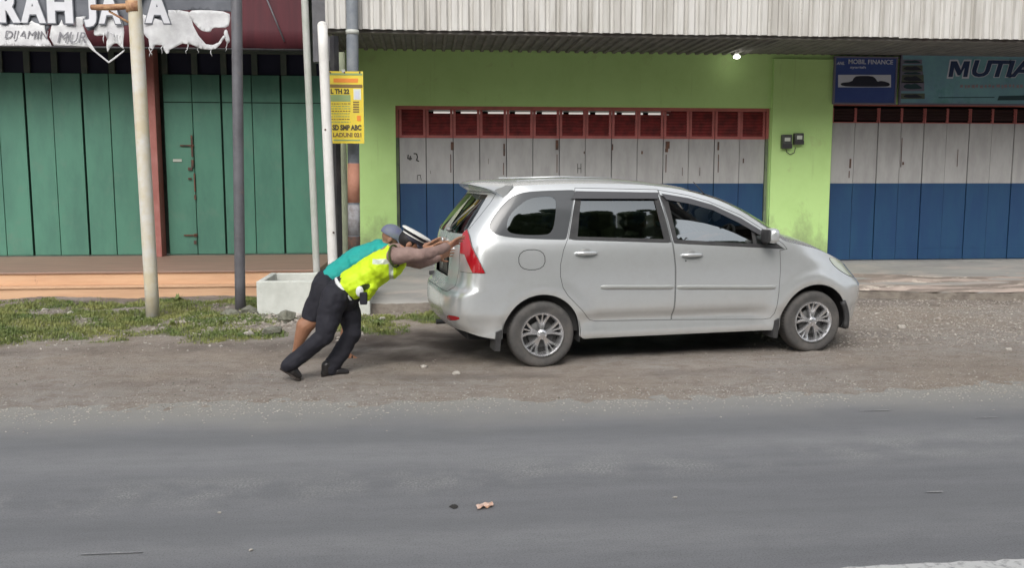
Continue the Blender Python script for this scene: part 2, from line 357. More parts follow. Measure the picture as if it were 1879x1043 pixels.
def cdt(outer,holes=(),step=.03,edge=.02,extra=()):
    loops=[dens(outer,edge)]+[dens(h,edge) for h in holes]
    vs=[];es=[]
    for L in loops:
        b=len(vs); vs+=L; es+=[(b+i,b+(i+1)%len(L)) for i in range(len(L))]
    xs=[p[0] for p in outer]; ys=[p[1] for p in outer]
    x=min(xs)+step/2; r=0
    while x<max(xs):
        y=min(ys)+step*(.5 if r%2 else .2)
        while y<max(ys):
            if inside((x,y),outer) : vs.append((x,y))
            y+=step
        x+=step*.87; r+=1
    out=geometry.delaunay_2d_cdt([Vector(v) for v in vs],es,[],0,1e-5)
    V2=out[0]; T=[]
    for f in out[2]:
        c=((V2[f[0]][0]+V2[f[1]][0]+V2[f[2]][0])/3,(V2[f[0]][1]+V2[f[1]][1]+V2[f[2]][1])/3)
        if not inside(c,loops[0]): continue
        if any(inside(c,L) for L in loops[1:]): continue
        T.append(f)
    used=sorted({i for f in T for i in f}); mp={k:i for i,k in enumerate(used)}
    return [tuple(V2[k]) for k in used],[tuple(mp[i] for i in f) for f in T]
# text as a thin solid mesh, in the plane Y (facing -Y); box = x0,x1,z0,z1
def text(name,s,x0,x1,z0,z1,Y,m,parent,bold=.02,shear=0,th=.004,off=None,tilt=0,outline=None):
    def build(bo,y,mm,nm):
        cu=bpy.data.curves.new(nm,'FONT'); cu.body=s; cu.offset=bo; cu.shear=shear; cu.extrude=.001; cu.resolution_u=3
        o=bpy.data.objects.new(nm,cu); COL.objects.link(o); bpy.context.view_layer.update()
        me=bpy.data.meshes.new_from_object(o.evaluated_get(bpy.context.evaluated_depsgraph_get()))
        vs=[v.co.copy() for v in me.vertices]; fs=[tuple(p.vertices) for p in me.polygons]
        bpy.data.objects.remove(o); bpy.data.meshes.remove(me); return vs,fs
    vs,fs=build(bold,Y,m,name)
    ax=min(v.x for v in vs);bx=max(v.x for v in vs);ay=min(v.y for v in vs);by=max(v.y for v in vs)
    def place(vs,y,th):
        return [(x0+(v.x-ax)/(bx-ax)*(x1-x0), y-(th if v.z>0 else 0), z0+(v.y-ay)/(by-ay)*(z1-z0)+tilt*((v.x-ax)/(bx-ax))) for v in vs]
    if outline:
        v2,f2=build(bold+outline[1],Y,outline[0],name)
        mesh(name+'_outline',place(v2,Y,th*.6),f2,outline[0],parent,off=off)
    return mesh(name,place(vs,Y-(th*.62 if outline else 0),th),fs,m,parent,off=off)
M['louver_glow']=m_emit('louver_gap_glow',(1,.93,.86),.45)
M['pale_pole2']=pbr('pale_pole_green',(.40,.44,.30),.7,col2=(.33,.36,.26),scale=5)
M['banner_ink']=pbr('banner_ink',(.20,.20,.22),.7)
M['trim2']=pbr('grey_trim',(.28,.285,.28),.5,metal=.4)
M['glass_front']=m_glass('front_glass',(.22,.23,.22),.42)
M['jamb']=pbr('door_jamb',(.16,.20,.12),.7,col2=(.10,.12,.10),scale=6)
M['louver_black']=pbr('louver_black',(.035,.012,.012),.7)
M['glass']=m_glass('tinted_glass',(.16,.17,.17),.25)

def stain_wall(m):
    nt=m.node_tree; b=nt.nodes['Principled BSDF']; src=b.inputs['Base Color'].links[0].from_socket
    tc=nt.nodes.new('ShaderNodeTexCoord'); sp=nt.nodes.new('ShaderNodeSeparateXYZ'); nt.links.new(tc.outputs['Object'],sp.inputs[0])
    n=nz(nt,2.2,6,.7,stretch=(1,1,.6)); a=nt.nodes.new('ShaderNodeMath'); a.operation='MULTIPLY_ADD'; nt.links.new(sp.outputs['Z'],a.inputs[0]); a.inputs[1].default_value=-.42; nt.links.new(n.outputs['Fac'],a.inputs[2])
    r=ramp(nt,a.outputs[0],[(.12,0.),(.36,.7)])
    c=mixc(nt,r.outputs[0],src,(.21,.25,.13))
    st=nz(nt,3.0,5,.7,stretch=(5,1,.25)); c=mixc(nt,ramp(nt,st.outputs['Fac'],[(.60,0.),(.80,.45)]).outputs[0],c,(.27,.36,.15))
    nt.links.new(c,b.inputs['Base Color'])
stain_wall(M['green_wall'])
# ================================================================== GROUND
def struct(name,mb,m,**k):
    o=mb.obj(name,m,None,**k); return tag(o,kind='structure')
struct('ground',MB().box(-90,90,-60,90,-.4,-.12),M['dirt'])
def grid(x0,x1,y0,y1,nx,ny,fn):
    vs=[];fs=[]
    for j in range(ny+1):
        for i in range(nx+1):
            x=x0+(x1-x0)*i/nx;y=y0+(y1-y0)*j/ny; vs.append((x,y,fn(x,y)))
    for j in range(ny):
        for i in range(nx):
            a=j*(nx+1)+i; fs.append((a,a+1,a+nx+2,a+nx+1))
    return vs,fs
vs,fs=grid(-40,40,-6,7.6,80,14,lambda x,y:0.0)
tag(mesh('road',vs,fs,M['road']),kind='structure')
tag(mesh('road_far',[(-90,-60,-.1),(90,-60,-.1),(90,-5.9,-.02),(-90,-5.9,-.02)],[(0,1,2,3)],M['dirt']),kind='structure')
# worn white edge line of the carriageway
L0=G(1470,1043);L1=G(1879,1032)
def lineobj():
    vs=[];fs=[];n=260
    for i in range(n+1):
        x=1.50+i*.05; yt=3.475+.018*noise.noise(Vector((x*14,0,0)))+.03*max(0,(1.9-x))*-2; vs.append((x,min(yt,3.49),.005)); vs.append((x,3.355,.005))
    for i in range(n): fs.append((2*i,2*i+1,2*i+3,2*i+2))
    return vs,fs
vs,fs=lineobj(); tag(mesh('road_marking',vs,fs,M['line']),kind='structure')
for (px,py,w,h) in ((205,1018,.26,.012),(1605,755,.22,.016),(1715,905,.09,.014),(1810,768,.16,.012)):
    p=G(px,py); o=MB(); pts=[]
    n=10
    for i in range(n+1):
        t=i/n-.5; pts.append((p.x+t*w,p.y+h*(.5+.5*noise.noise(Vector((px+i*.9,0,0)))),.006)); pts.append((p.x+t*w,p.y-h*(.5+.4*noise.noise(Vector((px+i*.7,4,0)))),.006))
    tag(mesh('paint_scrape',pts,[(2*i,2*i+1,2*i+3,2*i+2) for i in range(n)],M['scrape']),kind='structure')
# dirt verge with its ragged edge onto the asphalt
def slab_edge(x):  # front edge of the concrete apron
    return interp([(-6,12.2),(-1.2,10.95),(.3,11.0),(2,11.1),(4.5,11.5),(6.0,11.55),(7.0,11.28),(9,11.2),(14,11.3)],x)+.10*fbm(x,3,0,1.7,3)
def vheight(x,y):
    e=interp([(-8,6.40),(-2.9,6.42),(-.6,6.45),(2,6.35),(4.6,6.50),(12,6.7)],x)+.13*fbm(x,0,0,1.3,4)+.05*fbm(x,y,0,6,2)
    d=y-e
    ramp_=min(1,max(-.6,d/.45))
    h=.028*ramp_ + .016*fbm(x,y,0,1.1,3)*max(0,ramp_) + .009*fbm(x,y,2,6,3)*max(0,min(1,ramp_+.5))+.005*fbm(x,y,5,24,2)*max(0,min(1,ramp_+.3))
    # the wheels and shoes stand on z=0: keep it level there
    h-=.012*max(0,ramp_)
    if y>8.4: h+=.03*min(1,(y-8.4)/1.5)*(.6+fbm(x,y,9,.9,2))*(1 if x<1 else .5)
    if d>.25: h=max(h,.006)
    return h-.004
def moss(x,y):
    m=0
    for (cx,cy,rx,ry,w) in ((-4.3,10.2,1.9,1.5,1),(-3.0,10.4,1.7,1.4,1),(-2.2,9.7,.9,.8,.85),(-.65,9.9,.65,.9,1),(.1,10.3,.7,.6,.8),(-4.6,11.6,2.4,.8,.75),(-2.9,11.7,1.6,.7,.7)):
        d=((x-cx)/rx)**2+((y-cy)/ry)**2; m=max(m,w*max(0,1-d))
    return max(0,min(1,(m*.9+.75*fbm(x,y,1,1.9,4)+.25*fbm(x,y,4,11,2)-.22)*1.9)) if m>0 else 0
NX,NY=560,240
vs,fs=grid(-8,12,6.0,12.9,NX,NY,vheight)
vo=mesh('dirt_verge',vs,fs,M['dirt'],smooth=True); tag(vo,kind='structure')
a=vo.data.attributes.new('moss','FLOAT','POINT'); a.data.foreach_set('value',[.62*moss(v[0],v[1]) for v in vs])
def damp_shade(x,y):
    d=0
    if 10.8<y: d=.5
    # damp earth, deepened to paint in the shade under and behind the car
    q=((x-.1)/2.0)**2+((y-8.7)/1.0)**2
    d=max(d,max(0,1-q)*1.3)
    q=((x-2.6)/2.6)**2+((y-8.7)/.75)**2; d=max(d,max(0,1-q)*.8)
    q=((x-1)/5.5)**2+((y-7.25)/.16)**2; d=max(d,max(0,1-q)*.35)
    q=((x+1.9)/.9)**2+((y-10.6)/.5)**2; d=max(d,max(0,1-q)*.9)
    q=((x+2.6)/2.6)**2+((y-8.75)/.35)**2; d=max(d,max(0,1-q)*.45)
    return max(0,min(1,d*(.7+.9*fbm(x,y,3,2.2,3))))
a=vo.data.attributes.new('damp_shade','FLOAT','POINT'); a.data.foreach_set('value',[damp_shade(v[0],v[1]) for v in vs])
# concrete apron, front edge broken; a screed of broken pinkish cement lies on its front
APX0=-1.9
def apron():
    vs=[];fs=[];n=300
    for i in range(n+1):
        x=APX0+(18-APX0)*i/n; e=slab_edge(x)
        for (y,z) in ((e-.12+.06*fbm(x,1,0,5,3),-.03),(e-.02+.04*fbm(x,2,0,6,3),.06+.03*fbm(x,0,0,8,2)),(e+.03+.03*fbm(x,7,0,7,2),.115+.015*fbm(x,5,0,9,2)),(e+.5,.135),(12.9,.15),(13.3,.155),(15.4,.20)): vs.append((x,y,z))
    for i in range(n):
        for j in range(6): a=i*7+j; fs.append((a,a+7,a+8,a+1))
    return vs,fs
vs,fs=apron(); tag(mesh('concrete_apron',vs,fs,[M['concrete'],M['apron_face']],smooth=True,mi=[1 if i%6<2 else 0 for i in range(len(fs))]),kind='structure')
def screed():
    nx,ny=260,30; vs=[];fs=[]
    for j in range(ny+1):
        for i in range(nx+1):
            x=3.8+11*i/nx; t=j/ny; y=slab_edge(x)+.02+.10*max(0,fbm(x,4,0,2.5,3))+t*(2.2-.4*fbm(x,0,0,.8,2)); 
            h=.134+.035*(t>.02)*min(1,max(0,.25+fbm(x*.6,y*1.4,0,1.5,4)))-.012*(1 if t<.03 or t>.97 else 0)+t*.012
            vs.append((x,y,h))
    for j in range(ny):
        for i in range(nx):
            a=j*(nx+1)+i; fs.append((a,a+1,a+nx+2,a+nx+1))
    return vs,fs
vs,fs=screed(); tag(mesh('broken_screed',vs,fs,M['broken'],smooth=True),kind='structure')
# gravel
def rockmesh(mb,c,r,flat=.6,seed=0,sub=1):
    bm=bmesh.new(); bmesh.ops.create_icosphere(bm,subdivisions=sub,radius=1)
    an=random.uniform(0,6.28); ca,sa=math.cos(an),math.sin(an); sx=random.uniform(.8,1.4)
    vs=[]
    for v in bm.verts:
        p=v.co*(1+.5*noise.noise(v.co*1.3+Vector((seed*3.1,seed,0)))+.25*noise.noise(v.co*3.1+Vector((seed,5,1)))); x,y=p.x*sx,p.y; vs.append((c[0]+(x*ca-y*sa)*r,c[1]+(x*sa+y*ca)*r,c[2]+p.z*r*flat))
    mb.add(vs,[[v.index for v in f.verts] for f in bm.faces]); bm.free()
def gravel(name,n,m,rf,r0,r1):
    mb=MB(); k=0
    OCT=[(1,0,0),(0,1,0),(-1,0,0),(0,-1,0),(0,0,1),(0,0,-1)]; OF=[(0,1,4),(1,2,4),(2,3,4),(3,0,4),(1,0,5),(2,1,5),(3,2,5),(0,3,5)]
    while k<n:
        x,y=rf()
        r=random.uniform(r0,r1)**1; z=max(vheight(x,y),0)+r*.15; an=random.uniform(0,6.28);ca,sa=math.cos(an),math.sin(an)
        vs=[]
        for q in OCT:
            j=[random.uniform(.55,1.25) for _ in range(3)]; a_,b_=q[0]*j[0]+random.uniform(-.2,.2),q[1]*j[1]+random.uniform(-.2,.2)
            vs.append((x+(a_*ca-b_*sa)*r,y+(a_*sa+b_*ca)*r,z+q[2]*.6*j[2]*r))
        mb.add(vs,OF); k+=1
    o=mb.obj(name,m); return tag(o,kind='stuff')
def edgeband():
    x=random.uniform(-5,8); return x,6.42+random.gauss(.12,.22)+.12*noise.noise(Vector((x,0,0)))
def allv():
    while True:
        x=random.uniform(-5.5,9); y=random.uniform(6.5,11.4)
        if fbm(x,y,0,.9,3)+.25*(x>2.5)+random.uniform(-.5,.5)>.05 and not(8.0<y<9.6 and -1<x<3): return x,y
def rightv():
    x=random.uniform(3.4,8.5); return x,random.uniform(8.2,11.35)
gravel('gravel',5200,M['stone_pale'],edgeband,.003,.010)
gravel('gravel',9000,M['stone'],allv,.003,.012)
gravel('gravel',1500,M['stone_green'],allv,.004,.012)
gravel('gravel',1700,M['stone_pale'],rightv,.005,.018)
gravel('gravel',2600,M['stone'],rightv,.006,.022)
gravel('gravel',420,M['stone_pale'],lambda:(random.uniform(-5,-.6),random.uniform(8.6,11.6)),.006,.022)
gravel('rubble',520,M['stone'],lambda:(random.gauss(-1.95,.42),random.gauss(10.25,.38)),.010,.036)
gravel('rubble',160,M['stone_green'],lambda:(random.gauss(-2.0,.35),random.gauss(10.5,.3)),.012,.045)
# larger stones one can count
rocks=[(458,615,.055,'stone_pale','pale stone on the dirt left of the men\'s feet, near the grass'),(525,592,.12,'stone_green','round grey-green stone lump in front of the planter'),
 (500,612,.09,'stone_green','grey stone lump beside the larger one in front of the planter'),(545,585,.07,'stone_pale','pale stone leaning at the planter front wall'),
 (425,582,.10,'stone_green','greenish concrete lump at the left of the dark grey pole foot'),(458,578,.10,'stone_green','concrete lump at the right of the dark grey pole foot'),
 (702,588,.045,'stone_pale','white stone in the grass just right of the police officer'),(82,571,.04,'stone_pale','leftmost white pebble below the orange steps'),(130,575,.035,'stone_pale','white pebble in the grass, left of the cream pole'),
 (778,672,.03,'stone_pale','flat white chip on the dirt left of the rear wheel'),(838,684,.03,'stone_pale','white chip on the dirt nearest the rear wheel'),
 (905,548,.04,'stone','small stone under the car') ,(1850,640,.03,'stone_pale','pale chip on the gravel at the right edge of the verge'),(1722,588,.05,'stone','brown stone below the broken apron edge'),(1655,600,.045,'stone_pale','pale stone in front of the broken apron edge')]
for i,(px,py,r,mm,lb) in enumerate(rocks):
    if px==905: continue
    p=G(px,py,.03); mb=MB(); random.seed(100+i); rockmesh(mb,(0,0,r*.25),r,.65,i,2)
    o=mb.obj('stone',M[mm],None,auto=35); o.location=(p.x,p.y,max(0,vheight(p.x,p.y))); tag(o,lb,'stone')
# grass
def grass(name,n,fn,h0,h1):
    mb=MB(); k=0;tries=0
    while k<n and tries<n*40:
        tries+=1
        x,y=fn()
        mo=moss(x,y)
        if random.random()>mo*1.2: continue
        z=vheight(x,y); c=random.uniform(0,6.28)
        for b in range(random.randint(4,8)):
            an=random.uniform(0,6.28); h=random.uniform(h0,h1)*(.5+mo); w=random.uniform(.0025,.006); bx,by=x+random.uniform(-.03,.03),y+random.uniform(-.03,.03)
            lx,ly=math.cos(an)*h*random.uniform(.3,1.0),math.sin(an)*h*random.uniform(.3,1.0)
            px_,py_=-math.sin(an)*w,math.cos(an)*w
            mb.add([(bx-px_,by-py_,z-.01),(bx+px_,by+py_,z-.01),(bx+lx*.5+px_*.7,by+ly*.5+py_*.7,z+h*.7),(bx+lx*.5-px_*.7,by+ly*.5-py_*.7,z+h*.7),(bx+lx,by+ly,z+h)],[(0,1,2,3),(3,2,4)])
        k+=1
    return tag(mb.obj(name,M['grass']),kind='stuff')
grass('grass',8000,lambda:(random.uniform(-6.2,1.0),random.uniform(8.6,12.4)),.010,.032)
# leafy weeds standing above the turf
def weed(px,py,s,lb):
    p=G(px,py,.02); mb=MB()
    for k in range(26):
        an=random.uniform(0,6.28); el=random.uniform(.3,1.3); L=s*random.uniform(.5,1); d=Vector((math.cos(an)*math.cos(el),math.sin(an)*math.cos(el),math.sin(el)))
        b=d*L*.4; t=d*L; w=L*.18; sd=Vector((-math.sin(an),math.cos(an),0))*w
        mb.add([Vector((0,0,0)),b+sd,t,b-sd+Vector((0,0,.005))],[(0,1,2,3)])
    o=mb.obj('weed',M['grass']); o.location=(p.x,p.y,vheight(p.x,p.y)); tag(o,lb,'weed')
weed(325,556,.13,'tallest green weed clump against the orange step, right of the cream pole')
weed(240,590,.08,'low green weed clump left of the cream pole foot')
weed(318,598,.09,'green weed clump right of the cream pole foot')
weed(405,600,.09,'weed clump between the two leaning poles, below the dark one')
weed(62,612,.08,'leftmost yellow-green weed clump at the bottom of the grass')
weed(690,600,.09,'weed clump in the shade between the officer and the car')
# litter
def litter():
    p=G(890,932); bm=bmesh.new(); bmesh.ops.create_grid(bm,x_segments=10,y_segments=8,size=.5)
    vs=[];
    for v in bm.verts: x,y=v.co.x*.085,v.co.y*.05; vs.append((x*(1+.3*noise.noise(v.co*2)),y+.02*x/.05+.01*noise.noise(v.co*3+Vector((4,0,0))),.012+.014*noise.noise(v.co*4)))
    fs=[[v.index for v in f.verts] for f in bm.faces]; bm.free()
    o=mesh('litter',vs,fs,M['paper'],smooth=False); o.location=p; s=o.modifiers.new('s','SOLIDIFY'); s.thickness=.001
    tag(o,'crumpled pinkish white scrap of paper lying on the asphalt','litter')
    p=G(833,931); mb=MB(); rockmesh(mb,(0,0,.003),.022,.25,4,2); o=mb.obj('dead_leaf',M['leafdark']); o.location=p; tag(o,'small dark dead leaf on the asphalt left of the paper scrap','leaf')
litter()
for i,(px,py) in enumerate(((1238,915),(460,1012),(403,943))):
    p=G(px,py); mb=MB(); random.seed(40+i); rockmesh(mb,(0,0,.004),.011,.5,i,1); o=mb.obj('pebble',M['stone_pale']); o.location=p
    tag(o,['white pebble alone on the right half of the asphalt','white pebble near the bottom edge, lower one of the left pair','white pebble on the left of the asphalt, upper one of the pair'][i],'pebble')
# ================================================================== GREEN SHOP (right)
YW=14.9
shop=thing('shop_building','lime green shophouse with red louvres above grey and blue folding doors under a corrugated awning','building',(2.6,YW,0))
o0=(2.6,YW,0)
xl,xr=-1.30,14.5; ox0,ox1=-.49,5.79; gx=6.86
zt=2.81
w=MB()
w.box(xl,ox0,YW,YW+.25,0,4.6); w.box(ox0,ox1,YW,YW+.25,zt,4.6); w.box(ox1,gx,YW,YW+.25,0,4.6)
w.box(gx,xr,YW+.02,YW+.25,2.90,4.6)
w.box(xl,xl+.25,YW+.25,YW+6,0,4.6); w.box(xr-.25,xr,YW+.25,YW+6,0,4.6); w.box(xl,xr,YW+6,YW+6.25,0,4.6)
w.obj('wall',M['green_wall'],shop,off=o0)
# pilaster standing slightly proud of the lintel, right of the opening
MB().box(ox1+.01,gx-.01,YW-.05,YW,0,3.62).obj('pilaster',M['green_wall'],shop,off=o0)
MB().box(xl,xr,YW+.1,YW+6.2,4.6,4.75).obj('roof_slab',M['soffit'],shop,off=o0)
# plinth below doors
MB().box(ox0,ox1,YW+.02,YW+.4,0,.215).box(gx,xr,YW-.02,YW+.4,0,.215).obj('threshold',M['apron_back'],shop,off=o0)
MB().box(ox0-.05,xr,YW+.9,YW+.95,0,4.5).box(ox0-.05,xr,YW+.3,YW+.95,4.4,4.5).obj('inner_partition',M['dark'],shop,off=o0)
def folding(x0,x1,n,ztop,name,marks,seed,bright):
    rnd=random.Random(seed)
    fr=MB(); yb=YW+.09
    hr=.055 if bright else .02; ztj=2.30 if bright else 2.6
    fr.box(x0,x1,yb-.02,yb+.05,ztop-hr,ztop)           # head rail
    fr.box(x0,x0+.045,yb-.02,yb+.05,ztj,ztop-hr); fr.box(x1-.045,x1,yb-.02,yb+.05,ztj,ztop-hr)
    fr.box(x0,x0+.045,yb-.01,yb+.05,.22,ztj,1); fr.box(x1-.045,x1,yb-.01,yb+.05,.22,ztj,1)
    f=fr.obj(name,[M['louver_red'],M['jamb']],shop,off=o0)
    pw=(x1-x0-.1)/n
    zl=2.32 if bright else 2.615-.0
    zl=2.315 if bright else 2.60
    for i in range(n):
        a=x0+.05+i*pw; b=a+pw; yy=yb+(.012 if i%2 else 0)+rnd.uniform(-.002,.002)
        d=MB(); g=.006 if i%2 else .014
        d.box(a+g*.5,b-g*.5,yy,yy+.03,1.55,zl-.02,0,.004); d.box(a+g*.5,b-g*.5,yy,yy+.03,.225,1.55,1,.004)
        # shallow pressed folds of the sheet steel leaf
        for zz in (.42,1.50): d.box(a+.03,b-.03,yy-.004,yy,zz,zz+.02,1)
        d.obj('door_panel',[M['door_grey'],M['door_blue']],f,off=o0)
        l=MB(); st=.045 if bright else .022
        l.box(a+.004,a+st,yy-.005,yy+.03,zl-.02,ztop-.056); l.box(b-st,b-.004,yy-.005,yy+.03,zl-.02,ztop-.056)
        l.box(a+st,b-st,yy-.003,yy+.028,zl-.02,zl+(.025 if bright else -.005))
        nb=8 if bright else 4; H=(ztop-.06)-(zl+.03)
        gapn=nb-1 if (bright and i in (1,2,3,4,5,6,7,8,9) ) else nb
        for k in range(gapn):
            z=zl+.03+H*(k+.1)/nb; th=H/nb*.62
            l.add([(a+st,yy-.0,z),(b-st,yy-.0,z),(b-st,yy+.025,z+th*1.35),(a+st,yy+.025,z+th*1.35),(a+st,yy+.003,z-.006),(b-st,yy+.003,z-.006),(b-st,yy+.028,z+th*1.35-.006),(a+st,yy+.028,z+th*1.35-.006)],[(0,1,2,3),(7,6,5,4),(0,4,5,1),(3,2,6,7)],1)
        l.obj('louver',[M['louver_red'],M['louver_dark'] if bright else M['louver_black']],f,off=o0)
    # seams, hasps and scribbles
    for (x,z0,z1,wd) in marks:
        MB().box(x-wd/2,x+wd/2,yb-.006,yb-.001,z0,z1,0).obj('hasp',M['rust'],f,off=o0)
    return f
def px2(px,py): p=V(px,py,YW+.09); return p.x,p.z
marks=[]
for (px,py,ln,wd) in ((830,268,.13,.05),(827,300,.3,.012),(925,275,.2,.025),(924,310,.2,.012),(1022,266,.16,.045),(1022,300,.3,.012),(1124,270,.10,.02),(1225,266,.12,.07),(1223,276,.06,.05),(1222,300,.3,.014),(1318,268,.14,.03),(1318,300,.3,.014),(1364,295,.08,.018),(1410,275,.06,.03),(1072,280,.04,.02),(1178,280,.05,.025),(1252,315,.14,.008),(1284,315,.14,.008),(731,270,.12,.02),(896,296,.09,.006),(790,316,.05,.006)):
    x,z=px2(px,py); marks.append((x,z-ln/2,z+ln/2,wd))
f1=folding(ox0,ox1,14,zt,'folding_door',marks,3,True)
marks=[]
for (px,py,ln,wd) in ((1560,300,.16,.03),(1558,320,.12,.015),(1654,280,.5,.012),(1657,300,.05,.03),(1757,290,.3,.008)):
    x,z=px2(px,py); marks.append((x,z-ln/2,z+ln/2,wd))
f2=folding(gx,gx+.42*17,17,2.89,'folding_door',marks,4,False)
# glowing rods added behind the louvres to make their top gaps pale
tb=MB()
for k in range(9):
    x=ox0+.62+.46*k; tb.tube([(x,YW+.5,2.735),(x+.36,YW+.5,2.735)],.018,8)
tl=thing('louver_glow_rods','row of added glowing rods that lighten the top gap of the red louvres','light',(1.8,YW+.5,2.73)); tb.obj('tube',M['louver_glow'],tl,off=(1.8,YW+.5,2.73),smooth=True)
MB().box(ox0+.5,ox0+4.7,YW+.52,YW+.56,2.76,2.80).obj('rod_backing',M['lampbody'],tl,off=(1.8,YW+.5,2.73))
# scribbles on the panels
sc=MB()
def stroke(pts,r=.008):
    for a_,b_ in zip(pts,pts[1:]):
        A=V(a_[0],a_[1],YW+.078);B=V(b_[0],b_[1],YW+.078); sc.tube([A,B],r,5)
stroke([(749,284),(748,291),(756,291)]);stroke([(753,286),(752,294)]);stroke([(759,282),(764,282),(766,288),(764,294),(769,296)])
stroke([(766,331),(766,322),(771,321),(773,331)],.004)
stroke([(1060,300),(1060,318)],.004);stroke([(1060,309),(1066,309)],.004);stroke([(1066,300),(1066,318)],.004)
sc.obj('scribble',M['seam'],shop,off=o0)
# awning: fascia sheets, steel edge beam, corrugated soffit
def fascia():
    vs=[];fs=[];x=-1.33; xs=[]
    rnd=random.Random(5); sheet=0
    prof=[(0,0),(.030,0),(.048,.040),(.118,.040),(.134,0)]
    k=0
    while x<14.3:
        dy=.006*((k//6)%2)+rnd.uniform(-.004,.004); zb=rnd.uniform(-.006,.006) if k%6==0 else (xs[-1][2] if xs else 0)
        for (dx,d) in prof[:-1]: xs.append((x+dx,12.60-d+dy,zb))
        x+=.150+rnd.uniform(-.004,.004); k+=1
    for (x,y,zb) in xs: vs+= [(x,y,3.635+zb),(x,y+.0,4.5),(x,y+.03,6.2)]
    for i in range(len(xs)-1):
        for j in range(2): a=i*3+j; fs.append((a,a+3,a+4,a+1))
    return vs,fs
vs,fs=fascia(); fo=mesh('awning_fascia',vs,fs,M['fascia'],shop,off=o0); s=fo.modifiers.new('s','SOLIDIFY'); s.thickness=.003
MB().box(-1.33,14.3,12.64,12.70,3.60,3.66).box(-1.33,14.3,12.70,12.76,3.60,3.605+.055).box(-1.33,-1.27,12.76,YW,3.60,3.66).obj('awning_beam',M['beam'],shop,off=o0)
def soffit():
    vs=[];fs=[]; n=0; x=-1.33; cols=[]
    while x<14.3:
        for (dx,d) in ((0,0),(.04,0),(.055,.03),(.10,.03),(.115,0)): cols.append((x+dx,d if x<5.2 else d*.25))
        x+=.155
    for (x,d) in cols: vs+=[(x,12.72,3.70-d),(x,15.1,3.745-d-.04)]
    for i in range(len(cols)-1): a=2*i; fs.append((a,a+1,a+3,a+2))
    return vs,fs
vs,fs=soffit(); so=mesh('awning_soffit',vs,fs,M['soffit'],shop,off=o0); so.modifiers.new('s','SOLIDIFY').thickness=.004
MB().box(-1.33,14.3,12.7,YW+.1,6.1,6.2).obj('awning_deck',M['soffit'],shop,off=o0)
MB().box(-1.33,14.3,YW-.03,YW+.05,4.6,6.1).obj('upper_wall',M['green_wall'],shop,off=o0)
# bulb under the soffit
p=V(1352,104,14.55); lt=thing('ceiling_lamp','small lit round lamp under the awning above the green wall','lamp',p)
MB().ball((0,0,0),(.055,.055,.03),u=16,w=10).obj('bulb',M['bulb'],lt,smooth=True)
MB().tube([(0,0,.02),(0,0,3.70-p.z)],[.035,.03],12).obj('lamp_holder',M['lampbody'],lt,smooth=True)
# electricity meters on the pilaster
def meter(px,py,w_,h_,lb,cable):
    p=V(px,py,YW-.05); t=thing('electric_meter',lb,'meter',p,group='electricity meters on the green pilaster')
    MB().box(-w_/2,w_/2,-.09,0,-h_/2,h_/2,0,.012).obj('meter_case',M['meter'],t)
    MB().box(-w_*.28,w_*.28,-.098,-.09,-h_*.05 if not cable else h_*.02,h_*.28,0).obj('meter_window',M['meter_face'],t)
    MB().box(-w_*.5,w_*.5,-.094,-.09,-h_*.5,-h_*.18,0).obj('terminal_cover',M['black_post'],t)
    if cable:
        q=[(0,-.03,-h_/2),(.02,-.03,-h_/2-.06),(.08,-.03,-h_/2-.10),(.15,-.03,-h_/2-.07),(.17,-.03,-h_/2+.02)]
        MB().tube(q,.007,6).obj('cable',M['meter'],t,smooth=True)
meter(1441,260,.17,.23,'left electricity meter with a looped cable, set lower than its neighbour',True)
meter(1463,255,.16,.19,'right electricity meter, set higher and without a cable loop',False)
# ------------------------------------------------------------------ banners above the right doors
def panel(name,lb,x0,x1,z0,z1,m,Y):
    t=thing(name,lb,'sign',((x0+x1)/2,Y,z0)); off=((x0+x1)/2,Y,z0)
    MB().box(x0,x1,Y,Y+.03,z0,z1).obj('sign_face',m,t,off=off)
    fr=MB(); b=.025
    fr.box(x0-b,x1+b+.015,Y-.012,Y+.035,z1,z1+b).box(x0-b,x1+b,Y-.012,Y+.035,z0-b,z0).box(x0-b,x0,Y-.012,Y+.035,z0,z1).box(x1,x1+b,Y-.012,Y+.035,z0,z1)
    fr.obj('sign_frame',M['sign_frame'],t,off=off); return t,off
YS=14.80
def S(px,py): p=V(px,py,YS-.004); return p.x,p.z
xa,za=S(1531,188); xb,zb=S(1645,107)
t,off=panel('shop_sign','blue shop sign with a dark car on a white strip, left of the teal one',xa,xb,za,zb,M['sign_blue'],YS)
def stext(s,px0,px1,py0,py1,m,t,off,**k):
    a=S(px0,py1); b=S(px1,py0); return text('lettering',s,a[0],b[0],a[1],b[1],YS,m,t,off=off,**k)
stext('MOBIL FINANCE',1557,1639,109.5,117,M['sign_white'],t,off,bold=.012)
stext('ANL',1535,1550,113,118.5,M['sign_white'],t,off,bold=.02,shear=.3)
stext('syariah',1560,1589,121,126.5,M['sign_white'],t,off,bold=.01)
def spoly(pts,m,name,t,off,d=.003,sm=0):
    P=[S(*p) for p in pts]
    if sm: P=smoothpoly(P,sm)
    vs,fs=cdt(P,step=.08,edge=.05)
    V3=[(x,YS-d,z) for x,z in vs]; n=len(V3)
    fs2=[]
    for f in fs:
        a_,b_,c_=[V3[i] for i in f]; s_=(b_[0]-a_[0])*(c_[2]-a_[2])-(b_[2]-a_[2])*(c_[0]-a_[0]); fs2.append(f if s_>0 else f[::-1])
    return mesh(name,V3,fs2,m,t,off=off)
spoly([(1538,137),(1635,137),(1635,160),(1538,160)],M['sign_white'],'picture_strip',t,off)
